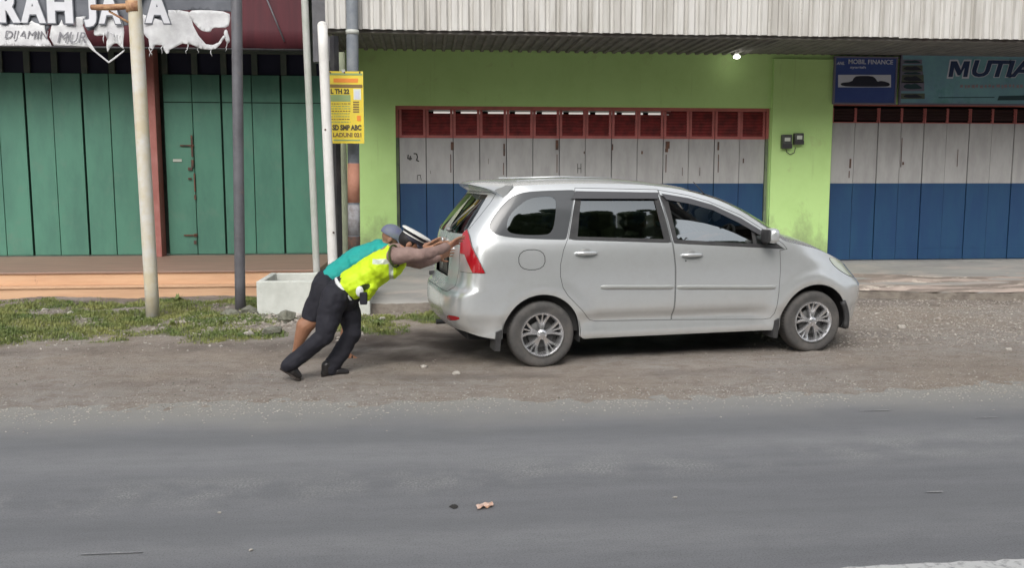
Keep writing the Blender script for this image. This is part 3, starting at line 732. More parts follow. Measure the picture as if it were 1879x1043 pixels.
spoly([(1541,152),(1563,150),(1567,142),(1573,139),(1600,139),(1607,144),(1610,150),(1616,148),(1626,150),(1633,153),(1632,158),(1620,159),(1570,159),(1545,158)],M['sign_black'],'car_picture',t,off,d=.006,sm=1)
xa2,za2=S(1652,189); xb2,zb2=S(2010,106)
t,off=panel('shop_sign','wide teal shop sign lettered in dark navy above the right grey and blue doors',xa2,xb2,za2,zb2,M['sign_teal'],YS)
spoly([(1737,144),(1743,109),(1758,109),(1763,121),(1769,109),(1783,109),(1778,144),(1765,144),(1766,131),(1760,140),(1754,140),(1751,130),(1749,144)],M['sign_white'],'lettering_outline',t,off,d=.003)
spoly([(1740,141),(1745,112),(1756,112),(1763,128),(1769,112),(1780,112),(1775,141),(1767,141),(1770,124),(1762,138),(1757,138),(1751,124),(1748,141)],M['sign_navy'],'lettering',t,off,d=.006)
stext('UTIARA',1783,1955,112,141,M['sign_navy'],t,off,bold=.035,shear=.2,outline=(M['sign_white'],.03))
for i,(y,h) in enumerate(((113,5),(125,7),(134,4),(144,9),(158,10),(176,6))):
    wv=[(1657,y),(1664,y-h*.5),(1672,y-h*.3),(1680,y-h*.6),(1688,y),(1690+i,y+h*.45),(1672,y+h*.6),(1660,y+h*.4)]
    spoly([(1652.5,y-h*.8),(1692+i,y-h*.8),(1692+i,y+h*.9),(1652.5,y+h*.9)],M['sign_olive'] if i%2 else M['sign_frame'],'picture_strip',t,off)
    spoly(wv,M['sign_black'] if i%2 else M['sign_deep'],'vehicle_picture',t,off,d=.006,sm=1)
spoly([(1833,176),(1960,173),(1960,183),(1830,184)],M['sign_deep'],'colour_bar',t,off)
rnd=random.Random(9)
x=1762
while x<1930:
    w_=rnd.uniform(3,7); y=159+rnd.uniform(-1,1); spoly([(x,y-3),(x+w_,y-3.5),(x+w_,y+rnd.uniform(1,4)),(x,y+2)],M['sign_pink'],'small_print',t,off); x+=w_+rnd.uniform(1.5,4)
spoly([(1722,178.2),(1825,177.6),(1825,179),(1722,179.6)],M['sign_deep'],'rule',t,off)
# ================================================================== GREEN-DOORED SHOP (left)
YL=15.2
lb=thing('shop_building','older shophouse with tall green folding doors, maroon canopy and orange steps','building',(-4.5,YL,0)); oL=(-4.5,YL,0)
lx1=-1.50; lx0=-9.5
w=MB(); w.box(lx1,-1.32,YL-.25,YL+5,0,5.2); w.box(lx0,lx1,YL+.05,YL+.3,3.70,5.2); w.box(lx0,lx0+.2,YL+.3,YL+5,0,5.2); w.box(lx0,-1.32,YL+5,YL+5.2,0,5.2)
w.obj('wall',M['green_frame'],lb,off=oL)
MB().box(lx0,-1.32,YL,YL+5.2,5.2,5.35).obj('roof_slab',M['soffit'],lb,off=oL)
st=MB(); st.box(lx0,-1.52,12.66,YL+.3,0,.345,0); st.box(lx0,-1.515,12.62,YL+.3,.347,.372,0,.006)
st.obj('terrace_floor',M['tile'],lb,off=oL)
st=MB(); st.box(lx0,-1.54,12.46,12.657,0,.165,0); st.box(lx0,-1.54,12.44,12.657,.167,.19,0,.005); st.box(lx0,-1.54,12.645,12.657,.192,.345,0)
st.obj('steps',M['riser'],lb,off=oL)
def L(px,py): p=V(px,py,YL); return p.x,p.z
# pillar
xp0,_=L(272,300); xp1,_=L(297,300)
MB().box(xp0,xp1,YL-.22,YL+.05,.37,3.7,0,.01).obj('pillar',M['pillar_red'],lb,off=oL)
# door leaves
seamsL=[-140,-95,-48,3,53,103,157,207,259]; seamsR=[303,357,410,466,519,573,603]
zt0=L(100,134)[1]
def leaves(seams,seed,nm,rail):
    rnd=random.Random(seed); fr=MB()
    X=[L(s,300)[0] for s in seams]
    fr.box(X[0]-.04,X[-1]+.04,YL-.01,YL+.06,3.64,3.70); fr.box(X[0]-.04,X[-1]+.04,YL+.0,YL+.04,.37,.39); fr.box(X[-1]+.003,X[-1]+.04,YL-.01,YL+.06,.385,3.645)
    f=fr.obj(nm,M['green_frame'],lb,off=oL)
    for i in range(len(X)-1):
        wide=(i%2==0)
        g0=.016 if wide else .005; g1=.005 if wide else .016
        a,b=X[i]+g0,X[i+1]-g1; yy=YL-.01+rnd.uniform(0,.012); tilt=rnd.uniform(-.006,.006)
        d=MB(); d.box(a,b,yy,yy+.035,.395,zt0,0,.006)
        if rail: d.box(a,b,yy-.004,yy,L(400,188)[1]-.008,L(400,188)[1]+.008,1)
        o=d.obj('door_panel',[M['green_door'],M['green_seam']],f,off=oL)
        # transom opening above the leaf, between posts
        MB().box(X[i]+.01,X[i]+.10,YL,YL+.04,zt0+.004,3.64).obj('transom_post',M['green_frame'],f,off=oL)
    MB().box(X[0],X[-1],YL+.06,YL+.09,zt0+.002,3.64).obj('transom_void',M['navy'],f,off=oL)
    MB().box(X[0],X[-1],YL+.05,YL+.055,.38,zt0).obj('door_backing',M['green_seam'],f,off=oL)
    return f
fl=leaves(seamsL,11,'folding_door',False); fr_=leaves(seamsR,12,'folding_door',True)
# latches on the second pair
la=MB()
def lm(px,py,w_,h_):
    p=V(px,py,YL-.03); la.box(p.x-w_/2,p.x+w_/2,YL-.035,YL-.012,p.z-h_/2,p.z+h_/2,0,.003)
for a_ in ((352,268,.03,.35),(343,267,.22,.022),(353,300,.04,.12),(349,310,.07,.05),(357,335,.02,.30),(358,362,.03,.08),(350,432,.22,.022),(359,432,.05,.05),(358,445,.04,.06),(348,328,.05,.03)): lm(*a_)
la.obj('latch',M['rust'],fr_,off=oL)
MB().box(L(318,296)[0],L(334,296)[0],YL-.016,YL-.012,L(318,297)[1],L(318,292)[1]).obj('paper_scrap',M['pale_pole'],fr_,off=oL)
# maroon canopy: hanging front flap, sloping top, edge tube and a pale strut
YC=14.0
xc0,xc1=-9.0,V(566,60,YC).x
zc0=V(500,91,YC).z
def canopy():
    vs=[];fs=[];n=120
    for i in range(n+1):
        x=xc0+(xc1-xc0)*i/n; d=.012*math.sin(x*9)+.01*fbm(x,0,0,3,2)
        for z in (zc0+.01*math.sin(x*7),zc0+.3,zc0+.9,zc0+1.1): vs.append((x,YC+d*(1-(z-zc0)/1.2),z))
        vs.append((x,YL+.04,zc0+1.5))
    for i in range(n):
        for j in range(4): a=i*5+j; fs.append((a,a+5,a+6,a+1))
    return vs,fs
vs,fs=canopy(); co=mesh('canopy',vs,fs,M['maroon'],lb,smooth=True,off=oL); co.modifiers.new('s','SOLIDIFY').thickness=.003
c=MB(); c.tube([(xc0,YC,zc0),(xc1,YC,zc0)],.018,8); c.obj('canopy_rail',M['black_post'],lb,off=oL,smooth=True)
A=V(488,-6,YC-.03);B=V(522,76,YC-.03); MB().tube([A,B],.012,8).obj('strut',M['grey_pole'],lb,off=oL,smooth=True)
# dark side wing between the two buildings
A=V(572,0,13.4);B=V(601,0,13.4)
MB().box(A.x,-1.36,13.4,13.6,3.30,5.2).box(-1.50,-1.345,13.6,YL-.26,3.30,5.2).obj('side_wing',M['grey_pole'],lb,off=oL)
# ================================================================== POLES
def pole(name,lbl,cat,base,top,r,m,n=16,extra=None,sq=False,ztop=None):
    b=Vector(base);tp=Vector(top); d=tp-b
    if ztop: tp=b+d*((ztop-b.z)/d.z)
    t=thing(name,lbl,cat,b); 
    mb=MB(); k=12
    pts=[(tp-b)*(i/k) for i in range(k+1)]
    pts[0]=pts[0]-Vector((0,0,.05))
    mb.tube(pts,r,4 if sq else n); 
    o=mb.obj('shaft',m,t,smooth=not sq); 
    if not sq: 
        pass
    return t,b,tp
bA=G(281,586,.02); tA=V(247,0,bA.y)
t,b,tp=pole('pole','leaning cream painted pole with a rusty bracket, leftmost of the poles','pole',bA,tA,.076,M['cream'],ztop=4.9)
p=V(205,13,bA.y)-b; q=V(250,10,bA.y)-b
MB().tube([V(168,13,bA.y+.05)-b,p,q],[.03,.035,.03],10).obj('bracket',M['cream_rust'],t,smooth=True)
MB().tube([V(246,22,bA.y)-b,V(245,2,bA.y)-b],[.084,.084],16).obj('clamp',M['cream_rust'],t,smooth=True)
MB().tube([V(200,20,bA.y+.03)-b,V(238,42,bA.y+.02)-b],[.012,.012],8).obj('brace',M['cream_rust'],t,smooth=True)
bB=G(441,571,.02); tB=V(434,0,bB.y)
t,b,tp=pole('pole','dark grey weathered pole standing left of the concrete planter','pole',bB,tB,.064,M['grey_pole'],ztop=4.9)
bC=V(581,497,12.25); tC=V(559,0,12.25); dC=(tC-bC); bC=bC-dC*(bC.z/dC.z)
t,b,tp=pole('pole','thin pale grey pole rising behind the planter, taller than the white post','pole',bC,tC,.046,M['pale_pole'],ztop=5.0)
Y0=11.75; bD=V(610,470,Y0); tD=V(591.5,46,Y0); dD=tD-bD; bD=bD-dD*(bD.z/dD.z)
t,b,tp=pole('post','white painted post with a rounded grey top, just left of the yellow sign','post',bD,tD,.062,M['white_post'])
MB().ball(tp-b,(.062,.062,.05),u=16,w=10).obj('cap',M['white_post'],t,smooth=True)
for (px,py) in ((597,238),(612,427)):
    q=V(px,py,Y0-.058)-b; MB().ball(q,(.014,.01,.014),u=8,w=6).obj('bolt',M['rust'],t)
bE=V(621,470,12.5); tE=V(613,66,12.5); dE=tE-bE; bE=bE-dE*(bE.z/dE.z)
t,b,tp=pole('post','thin black steel post directly right of the white post','post',bE,tE,.058,M['black_post'],sq=True)
bE=V(634,470,12.9); tE=V(627,96,12.9); dE=tE-bE; bE=bE-dE*(bE.z/dE.z)
t,b,tp=pole('post','short weathered grey-green post between the black post and the utility pole','post',bE,tE,.045,M['pale_pole2'],sq=False)
YF=12.45; bF=V(650,470,YF); tF=V(646,0,YF); dF=tF-bF; bF=bF-dF*(bF.z/dF.z)
t,b,tp=pole('utility_pole','blue-grey steel utility pole with peeling orange paint behind the yellow sign','pole',bF,tF,.080,M['util_pole'],ztop=5.2)
def seg(y0,y1,r,m,nm):
    a_=V(650-4*(470-y0)/470,y0,YF)-b; c_=V(650-4*(470-y1)/470,y1,YF)-b; MB().tube([a_,c_],r,16).obj(nm,M[m],t,smooth=True)
seg(300,372,.0825,'peel','peeled_band'); seg(376,432,.083,'peelgrey','peeled_band'); seg(434,470,.084,'rust','peeled_band'); seg(55,63,.088,'pale_pole','collar')
# yellow notice
YN=12.1
a_=V(603,263,YN); c_=V(666,131,YN); off=((a_.x+c_.x)/2,YN,a_.z)
t=thing('notice_board','yellow vertical notice with dark lettering fixed between the white post and the utility pole','sign',off)
sh=.02
MB().box(a_.x,c_.x,YN,YN+.012,a_.z,c_.z).obj('board',M['yellow'],t,off=off)
def nb(px0,px1,py0,py1,m,nm='print_bar',d=.003):
    A=V(px0,py1,YN);B=V(px1,py0,YN); MB().box(A.x,B.x,YN-d,YN,A.z,B.z).obj(nm,M[m],t,off=off)
nb(604,665,134.5,137.5,'green_ink'); nb(612,657,144,151,'orange'); nb(604,665,155,160.5,'ink_brown')
nb(649,662,163,183,'pale_ink'); nb(652,659,167,181,'sign_white','picture',.006); nb(606,643,174,186,'green_ink')
def nt_(s,px0,px1,py0,py1,m,**k):
    A=V(px0,py1,YN);B=V(px1,py0,YN); text('lettering',s,A.x,B.x,A.z,B.z,YN-.001,M[m],t,off=off,**k)
nt_('L TH 22',607,641,163,172,'ink',bold=.05)
for i,y in enumerate((189.5,194,198.5,203,207.5,213,218,223)):
    x=608
    rr=random.Random(i+3)
    while x<642:
        w_=rr.uniform(2,6); 
        if i!=3 or True: nb(x,min(x+w_,643),y,y+1.6,'green_ink' if i%3 else 'ink_brown')
        x+=w_+rr.uniform(.8,2)
for y in (186,190.5,195,199.5,204): nb(648,659,y,y+2.6,'ink_brown')
nb(655,662,212,222,'orange')
nt_('SD SMP SMA ABC'[0:3]+'SMP ABC',610,663,229,239,'ink',bold=.05)
nt_('LADUNI 021',611,663,243.5,251.5,'ink_brown',bold=.04)
nb(612,661,256,258.5,'green_ink')
for px in (606,632,660):
    A=V(px,133,YN-.002); MB().ball(A,(.012,.006,.012),u=8,w=6).obj('screw',M['rust'],t,off=off)
MB().box(V(630,131,YN).x-.02,V(630,131,YN).x+.02,YN-.003,YN+.25,V(630,133,YN).z,V(630,127,YN).z).obj('hanger',M['pale_pole'],t,off=off)
# ================================================================== TORN BANNER
YB=11.55
bn=thing('banner','torn grey and white cloth shop banner strung between the cream and dark poles','banner',V(0,90,YB)); ob=tuple(bn.location)
def bpatch(pts,m,name,d=0,sm=1,wav=.02,th=.003,par=None):
    P=[(V(x,y,YB).x,V(x,y,YB).z) for x,y in pts]
    if sm: P=smoothpoly(P,sm)
    vs,fs=cdt(P,step=.05,edge=.03)
    V3=[(x,YB-d+wav*fbm(x,z,0,2.3,3)+.4*wav*fbm(x+z*.5,z*.3,3,9,2)+.02*math.sin(x*3),z) for x,z in vs]
    fs2=[]
    for f in fs:
        a,b,c=[V3[i] for i in f]; s_=(b[0]-a[0])*(c[2]-a[2])-(b[2]-a[2])*(c[0]-a[0]); fs2.append(f if s_>0 else f[::-1])
    o=mesh(name,V3,fs2,m,par or bn,smooth=True,off=ob); s=o.modifiers.new('s','SOLIDIFY'); s.thickness=th; s.offset=-1 if False else 1
    return o
bpatch([(-160,-60),(86,-60),(87,20),(85,44),(90,46),(97,45),(86,60),(-160,52)],M['banner_grey'],'banner_cloth',sm=0)
bpatch([(90,-60),(428,-60),(427,22),(400,20),(352,19),(310,19),(320,46),(268,46),(262,30),(252,40),(215,50),(225,30),(212,25),(196,40),(178,52),(160,56),(146,30),(132,46),(96,46),(91,20)],M['banner_grey'],'banner_cloth',sm=0)
# white lower cloth, left piece up to the slit
bpatch([(-160,46),(40,45),(55,42),(60,38),(66,42),(84,47),(86,60),(90,72),(95,80),(97,85),(60,85),(0,84),(-160,83)],M['banner_white'],'banner_strip',d=.012,sm=0)
bpatch([(97,46),(110,46),(114,36),(118,46),(138,46),(140,31),(158,30),(152,46),(160,68),(176,93),(199,112),(216,100),(229,90),(228,94),(216,104),(199,116),(172,94),(163,86),(130,84),(101,84),(93,68)],M['banner_white'],'banner_strip',d=.014,sm=0)
bpatch([(187,18),(205,12),(216,22),(222,34),(228,50),(229,62),(226,80),(229,92),(220,84),(214,78),(206,82),(200,90),(196,97),(195,80),(199,66),(190,64),(174,66),(171,58),(175,48),(184,44),(188,30)],M['banner_white'],'banner_strip',d=.02,sm=1,wav=.05)
bpatch([(262,44),(262,26),(312,43),(310,19),(330,19),(347,22),(352,35),(356,48),(366,66),(380,82),(392,83),(402,79),(412,66),(416,68),(404,84),(398,90),(384,92),(370,90),(352,82),(336,80),(322,87),(312,92),(311,98),(306,99),(302,92),(300,83),(286,83),(281,92),(276,88),(274,72),(268,66),(262,56)],M['banner_white'],'banner_strip',d=.018,sm=0,wav=.04)
bpatch([(345,20),(380,19),(422,23),(424,36),(420,52),(402,52),(392,52),(388,60),(378,59),(370,56),(360,46),(352,36)],M['banner_white'],'banner_strip',d=.022,sm=1,wav=.03)
bpatch([(412,58),(418,54),(421,66),(424,76),(419,82),(414,72)],M['banner_white'],'banner_strip',d=.02,sm=1)
def btext(s,x0,x1,y0,y1,m,nm='lettering',**k):
    A=V(x0,y1,YB);B=V(x1,y0,YB); text(nm,s,A.x,B.x,A.z,B.z,YB-.045,m,bn,off=ob,**k)
btext('U',-48,-6,-20,42,M['letter_white'],bold=.055,outline=(M['banner_grey'],.03))
btext('R',3,38,-19,42,M['letter_white'],bold=.055,outline=(M['banner_grey'],.03))
btext('A',42,84,-18,42.5,M['letter_white'],bold=.05,outline=(M['banner_grey'],.03))
btext('H',91,134,-18,43,M['letter_white'],bold=.055,outline=(M['banner_grey'],.03))
btext('J',158,177,-16,50,M['letter_white'],bold=.055,outline=(M['banner_grey'],.03))
btext('A',184,222,-16,44,M['letter_white'],bold=.05,outline=(M['banner_grey'],.03))
btext('Y',228,268,-16,43,M['letter_white'],bold=.05,outline=(M['banner_grey'],.03))
btext('A',269,312,-16,43,M['letter_white'],bold=.05,outline=(M['banner_grey'],.03))
btext('DIJAMIN',12,92,58,76,M['banner_ink'],bold=.0,shear=.25)
btext('MUR',108,160,60,79,M['banner_ink'],bold=.0,shear=.3)
th_=MB(); rnd=random.Random(31)
for (px,py) in [(198,60),(203,62),(208,64),(214,66),(220,68),(300,84),(276,88),(282,90),(362,84),(388,90),(418,80),(345,84),(190,64)]:
    A=V(px,py-3,YB-.02); pts=[A]
    for k in range(5): pts.append(pts[-1]+Vector((rnd.uniform(-.018,.018),rnd.uniform(-.01,.01),-rnd.uniform(.015,.03))))
    th_.tube(pts,[.007,.006,.006,.005,.004,.002],5)
th_.obj('frayed_thread',M['banner_white'],bn,smooth=True,off=ob)
# ================================================================== PLANTER
p0=G(472,580,.02); zt_=.43
x0=p0.x+.0; y0=p0.y; x1=x0+1.32; y1=y0+1.02; th=.075
pl=thing('planter','empty pale concrete planter box behind the two pushing men','planter',((x0+x1)/2,(y0+y1)/2,0)); op=tuple(pl.location)
mb=MB(); mb.box(x0,x1,y0,y0+th,0,zt_,0,.012).box(x0,x0+th,y0+th,y1,0,zt_-.002,0,.012).box(x1-th,x1,y0+th,y1,0,zt_-.002,0,.012).box(x0+th,x1-th,y1-th,y1,0,zt_-.004,0,.012)
mb.obj('planter_wall',M['planter'],pl,off=op)
vs,fs=grid(x0+th-.01,x1-th+.01,y0+th-.01,y1-th+.01,24,20,lambda x,y:.26+.02*fbm(x,y,0,5,3)); mesh('planter_soil',vs,fs,M['soil'],pl,smooth=True,off=op)
# ================================================================== BEHIND THE CAMERA (seen only as reflections in the windows)
def treeline():
    mb=MB(); random.seed(77)
    for i in range(32):
        big=i>=18
        cx=(-34+i*3.8 if not big else -6+(i-18)*2.5)+random.uniform(-1,1); cy=(-19 if not big else -13)+random.uniform(-1.2,1.2); h=random.uniform(6.5,9.5) if not big else random.uniform(11.9,13.1)
        for k in range(46 if not big else 230):
            s=random.uniform(.3,.8); p=Vector((cx+random.gauss(0,1.3),cy+random.gauss(0,1.0),random.uniform(.6,h)))
            mb.ball(p,(s,s,s*.7),u=6,w=4)
    o=mb.obj('far_trees',M['leaf']); tag(o,kind='stuff')
treeline()
# ================================================================== CAR
random.seed(21)
car=thing('car','silver people carrier with its driver window half open, being pushed by two men','car',(.842,8.378,0),R(8.9))
XR=[(.15,-.66),(.30,-.70),(.38,-.765),(.48,-.80),(.60,-.80),(.66,-.785),(.72,-.735),(.85,-.715),(1.0,-.70),(1.12,-.685),(1.2,-.655),(1.35,-.545),(1.5,-.42),(1.6,-.36)]
XF=[(.15,3.26),(.24,3.33),(.35,3.375),(.50,3.395),(.62,3.39),(.69,3.325),(.77,3.245),(.86,3.165),(.95,3.05),(1.1,2.95),(1.6,2.6)]
HW=[(.15,.70),(.22,.755),(.27,.775),(.34,.775),(.40,.785),(.47,.808),(.52,.814),(.62,.822),(.75,.83),(.88,.828),(1.0,.815),(1.07,.800),(1.12,.785),(1.25,.748),(1.4,.705),(1.5,.668),(1.56,.640),(1.62,.60)]
AR,AF=.42,.66
def table(a,b,n,N=400):
    X=[];t=[0.0]
    for i in range(N+1):
        th=PI/2*i/N; X.append((math.sin(th)**(2/n),max(0,math.cos(th))**(2/n)))
    for i in range(N): t.append(t[-1]+math.hypot(a*(X[i+1][0]-X[i][0]),b*(X[i+1][1]-X[i][1])))
    T=t[-1]; out=[];j=0
    for k in range(201):
        q=T*k/200
        while j<N-1 and t[j+1]<q: j+=1
        f=(q-t[j])/max(1e-9,t[j+1]-t[j]); out.append((X[j][0]+f*(X[j+1][0]-X[j][0]),X[j][1]+f*(X[j+1][1]-X[j][1])))
    return out,T
TR,LR=table(AR,.8,3.6); TF,LF=table(AF,.8,2.7)
def look(tab,T,t):
    q=max(0,min(1,t/T))*200; i=min(199,int(q)); f=q-i
    return tab[i][0]*(1-f)+tab[i+1][0]*f, tab[i][1]*(1-f)+tab[i+1][1]*f
WR=(.01,.30); WF=(2.655,.305)
def flare(x,z):
    o=0
    for (cx,cz),am,rr in ((WR,.016,.40),(WF,.026,.41)):
        r=math.hypot(x-cx,z-cz)
        if z>.15: o+=am*math.exp(-((r-rr)/.07)**2) if r>rr else am*(math.exp(-((r-rr)/.10)**2))
    return o
def P(s,v):
    hw=interp(HW,v); xr=interp(XR,v); xf=interp(XF,v); xa=xr+AR; xb=xf-AF
    if s<xa: fx,fy=look(TR,LR,xa-s); x=xa-AR*fx; y=hw*fy; k=fy
    elif s>xb: fx,fy=look(TF,LF,s-xb); x=xb+AF*fx; y=hw*fy; k=fy
    else: x=s;y=hw;k=1
    y=y*(1-.012*((x-1.3)/2.1)**2)+flare(x,v)*(k**4)
    # blistered belt shoulder and door-bottom scoop
    if .3<x<2.2: 
        e=min(1,(x-.3)/.25,(2.2-x)/.25)
        y-=.026*e*math.exp(-((v-.405)/.055)**2)
    return Vector((x,-y,v))
def smin(v): return interp(XR,v)+AR-LR
def smax(v): return interp(XF,v)-AF+LF
def Nrm(s,v):
    e=.006; a=P(s+e,v)-P(s-e,v); b=P(s,v+e)-P(s,v-e); n=a.cross(b); 
    if n.length<1e-9: return Vector((0,-1,0))
    return n.normalized()
ZE=[(-1.2,1.535),(-.75,1.54),(-.4,1.55),(-.2,1.565),(0,1.578),(.4,1.587),(.9,1.580),(1.15,1.560),(1.35,1.530),(1.6,1.467),(1.77,1.405),(1.94,1.318),(2.1,1.215),(2.22,1.130),(2.32,1.062),(2.45,1.030),(2.65,.985),(2.85,.925),(3.0,.872),(3.15,.832),(3.35,.810),(4.0,.80)]
def ze(s): return interp(ZE,s)
# boundary of the whole side skin
def arc(c,r,zb,n=28):
    a0=math.asin((zb-c[1])/r); out=[]
    for i in range(n+1):
        an=PI-a0+(a0*2-PI)*i/n; out.append((c[0]+r*math.cos(an),c[1]+r*math.sin(an)))
    return out
def bottom(s): return interp([(-1.3,.33),(-.7,.325),(-.5,.285),(-.33,.262),(.38,.235),(1,.235),(2.2,.235),(2.3,.24),(3.0,.22),(3.4,.20),(4,.20)],s)
b_=[]
s=smin(.33)
while s<WR[0]-.35: b_.append((s,bottom(s))); s+=.04
b_+=arc((WR[0],WR[1]),.345,.265)
b_+= [(x,.235) for x in (.40,.6,.8,1.0,1.2,1.4,1.6,1.8,2.0,2.2,2.27)]
b_+=arc((WF[0],WF[1]),.352,.235)
s=3.02
while s<smax(.20): b_.append((s,bottom(s))); s+=.04
b_.append((smax(.20),.20))
v=.24
while v<.80: b_.append((smax(v),v)); v+=.04
s=smax(.80)
top=[]
while s>smin(1.535): top.append((s,ze(s))); s-=.03
b_+=top; b_.append((smin(1.535),1.535))
v=1.50
while v>.34: b_.append((smin(v),v)); v-=.04
DOM=b_
def patch1(name,m,poly,holes=(),off=0.0,step=.03,edge=.02,parent=None,both=True,sides=(1,-1),mat_fn=None):
    vs,fs=cdt(poly,holes,step,edge); out=[]
    for sd in sides:
        V3=[];N=[]
        for (s,v) in vs:
            p=P(s,v);n=Nrm(s,v); p=p+n*off
            if sd<0: p=Vector((p.x,-p.y,p.z)); n=Vector((n.x,-n.y,n.z))
            V3.append(p);N.append(n)
        F2=[]
        for f in fs:
            a,b,c=[V3[i] for i in f]; g=(b-a).cross(c-a)
            F2.append(f if g.dot(N[f[0]])>0 else f[::-1])
        out.append((V3,F2,N))
    V3=[];F2=[];N=[]
    for (a,b,c) in out:
        k=len(V3); V3+=a;N+=c;F2+=[tuple(i+k for i in f) for f in b]
    return mesh(name,V3,F2,m,parent or car,smooth=True,normals=N)
def par(p,sd): return p.get(sd) if isinstance(p,dict) else p
def patch(name,m,poly,holes=(),off=0.0,step=.03,edge=.02,parent=None,sides=(1,-1),whole=False):
    if whole: return patch1(name,m,poly,holes,off,step,edge,parent)
    return {sd:patch1(name,m,poly,holes,off,step,edge,par(parent,sd),sides=(sd,)) for sd in sides}
def inset(poly,d):  # offset a closed polygon (positive = shrink)
    n=len(poly); A=sum(poly[i][0]*poly[(i+1)%n][1]-poly[(i+1)%n][0]*poly[i][1] for i in range(n)); sg=1 if A>0 else -1
    out=[]
    for i in range(n):
        p0=Vector(poly[i-1]);p1=Vector(poly[i]);p2=Vector(poly[(i+1)%n])
        a=(p1-p0).normalized();b=(p2-p1).normalized()
        n1=Vector((-a.y,a.x))*sg;n2=Vector((-b.y,b.x))*sg; m_=(n1+n2)
        if m_.length<1e-6: m_=n1
        m_.normalize(); k=d/max(.4,m_.dot(n1)); out.append((p1.x+m_.x*k,p1.y+m_.y*k))
    return out
# ---- outlines in (s,v)
RD=[(.245,1.115),(.20,1.02),(.170,.90),(.168,.80),(.19,.70),(.235,.63),(.30,.565),(.365,.50),(.42,.435),(.455,.402),(.51,.388),(1.226,.372),(1.232,.55),(1.225,.85),(1.205,1.05),(1.175,1.25),(1.118,1.542),(.352,1.548),(.30,1.33)]
FD=[(1.238,.372),(2.14,.342),(2.20,.352),(2.235,.40),(2.262,.60),(2.268,.80),(2.262,.98),(2.335,.992),(2.30,1.035),(2.12,1.165),(1.90,1.300),(1.60,1.425),(1.40,1.480),(1.13,1.540),(1.187,1.25),(1.217,1.05),(1.237,.85),(1.244,.55)]
FD=[(x,min(z,ze(x)-.035)) for x,z in FD]; RD=[(x,min(z,ze(x)-.032)) for x,z in RD]
QW=smoothpoly([(-.455,1.225),(-.36,1.36),(-.235,1.475),(-.13,1.512),(.02,1.525),(.29,1.532),(.345,1.532),(.335,1.50),(.285,1.30),(.240,1.140),(.225,1.108),(.18,1.108),(-.05,1.118),(-.28,1.135),(-.40,1.165)],2)
RW=[(.252,1.112),(1.200,1.070),(1.170,1.26),(1.116,1.508),(.356,1.512),(.306,1.33)]
FW=[(1.221,1.066),(2.315,.998),(2.115,1.135),(1.89,1.268),(1.60,1.392),(1.40,1.448),(1.137,1.504),(1.190,1.26)]
FW=[(x,min(z,ze(x)-.075)) for x,z in FW]; RW=[(x,min(z,ze(x)-.068)) for x,z in RW]
FUEL=smoothpoly([(-.20,1.03),(.03,1.03),(.03,.86),(-.20,.86)],2)
def q2(q,v): return (smin(v)+q,v)
LAMP=[q2(.64,1.20),q2(.70,1.15),(-.60,1.06),(-.545,.96),(-.487,.838),(-.60,.836),q2(.60,.838),q2(.595,.93),q2(.59,1.0),q2(.585,1.10),q2(.60,1.17)]
TG=[q2(0,.66),q2(.50,.655),q2(.57,.70),q2(.585,.84),q2(.575,1.0),q2(.57,1.10),q2(.60,1.185),q2(.665,1.21),q2(.69,1.30),q2(.70,1.42),q2(.69,1.50),q2(.6,1.515),q2(0,1.515)]
RG=[q2(0,1.15),q2(.58,1.16),q2(.64,1.215),q2(.625,1.34),q2(.57,1.49),q2(0,1.495)]
PLT=[q2(0,.77),q2(.30,.77),q2(.30,.98),q2(0,.98)]
HL=smoothpoly([(2.80,.905),(2.95,.875),(3.12,.825),(3.30,.795),(3.50,.77),(3.48,.70),(3.30,.68),(3.10,.70),(2.95,.76),(2.84,.83)],2)
GR=[(smax(.5)-.0,.52),(smax(.5)-.40,.52),(smax(.66)-.42,.70),(smax(.74)-.0,.74)]
FOG=smoothpoly([(3.30,.36),(3.50,.36),(3.48,.46),(3.32,.45)],2)
RRF=smoothpoly([q2(.50,.40),q2(.72,.43),q2(.72,.465),q2(.52,.455)],1)
LIN=[q2(0,.36),q2(.85,.355)]
g=.0045
holes=[inset(RD,-g),inset(FD,-g),QW,inset(FUEL,-.003),LAMP,TG,HL,GR,FOG,RRF]
body=patch('body',M['paint'],DOM,holes,step=.032,whole=True)
patch('panel_gap',M['gap'],[(p[0],p[1]) for p in DOM],[inset(x,.012) for x in (RD,FD,QW,LAMP,HL,GR)]+[inset(TG,.012)],off=-.012,step=.07,parent=body,whole=True)
d1=patch('door',M['paint'],RD,[RW],step=.032); d2=patch('door',M['paint'],FD,[FW],step=.032)
patch('fuel_flap',M['paint'],inset(FUEL,.003),step=.03,sides=(1,))
patch('quarter_glass',M['frit'],QW,[smoothpoly([(-.30,1.195),(-.26,1.33),(-.10,1.455),(.0,1.478),(.17,1.482),(.16,1.36),(.115,1.165),(0,1.15),(-.22,1.16)],2)],off=-.004)
patch('quarter_glass',M['glass'],smoothpoly([(-.30,1.195),(-.26,1.33),(-.10,1.455),(.0,1.478),(.17,1.482),(.16,1.36),(.115,1.165),(0,1.15),(-.22,1.16)],2),off=-.007)
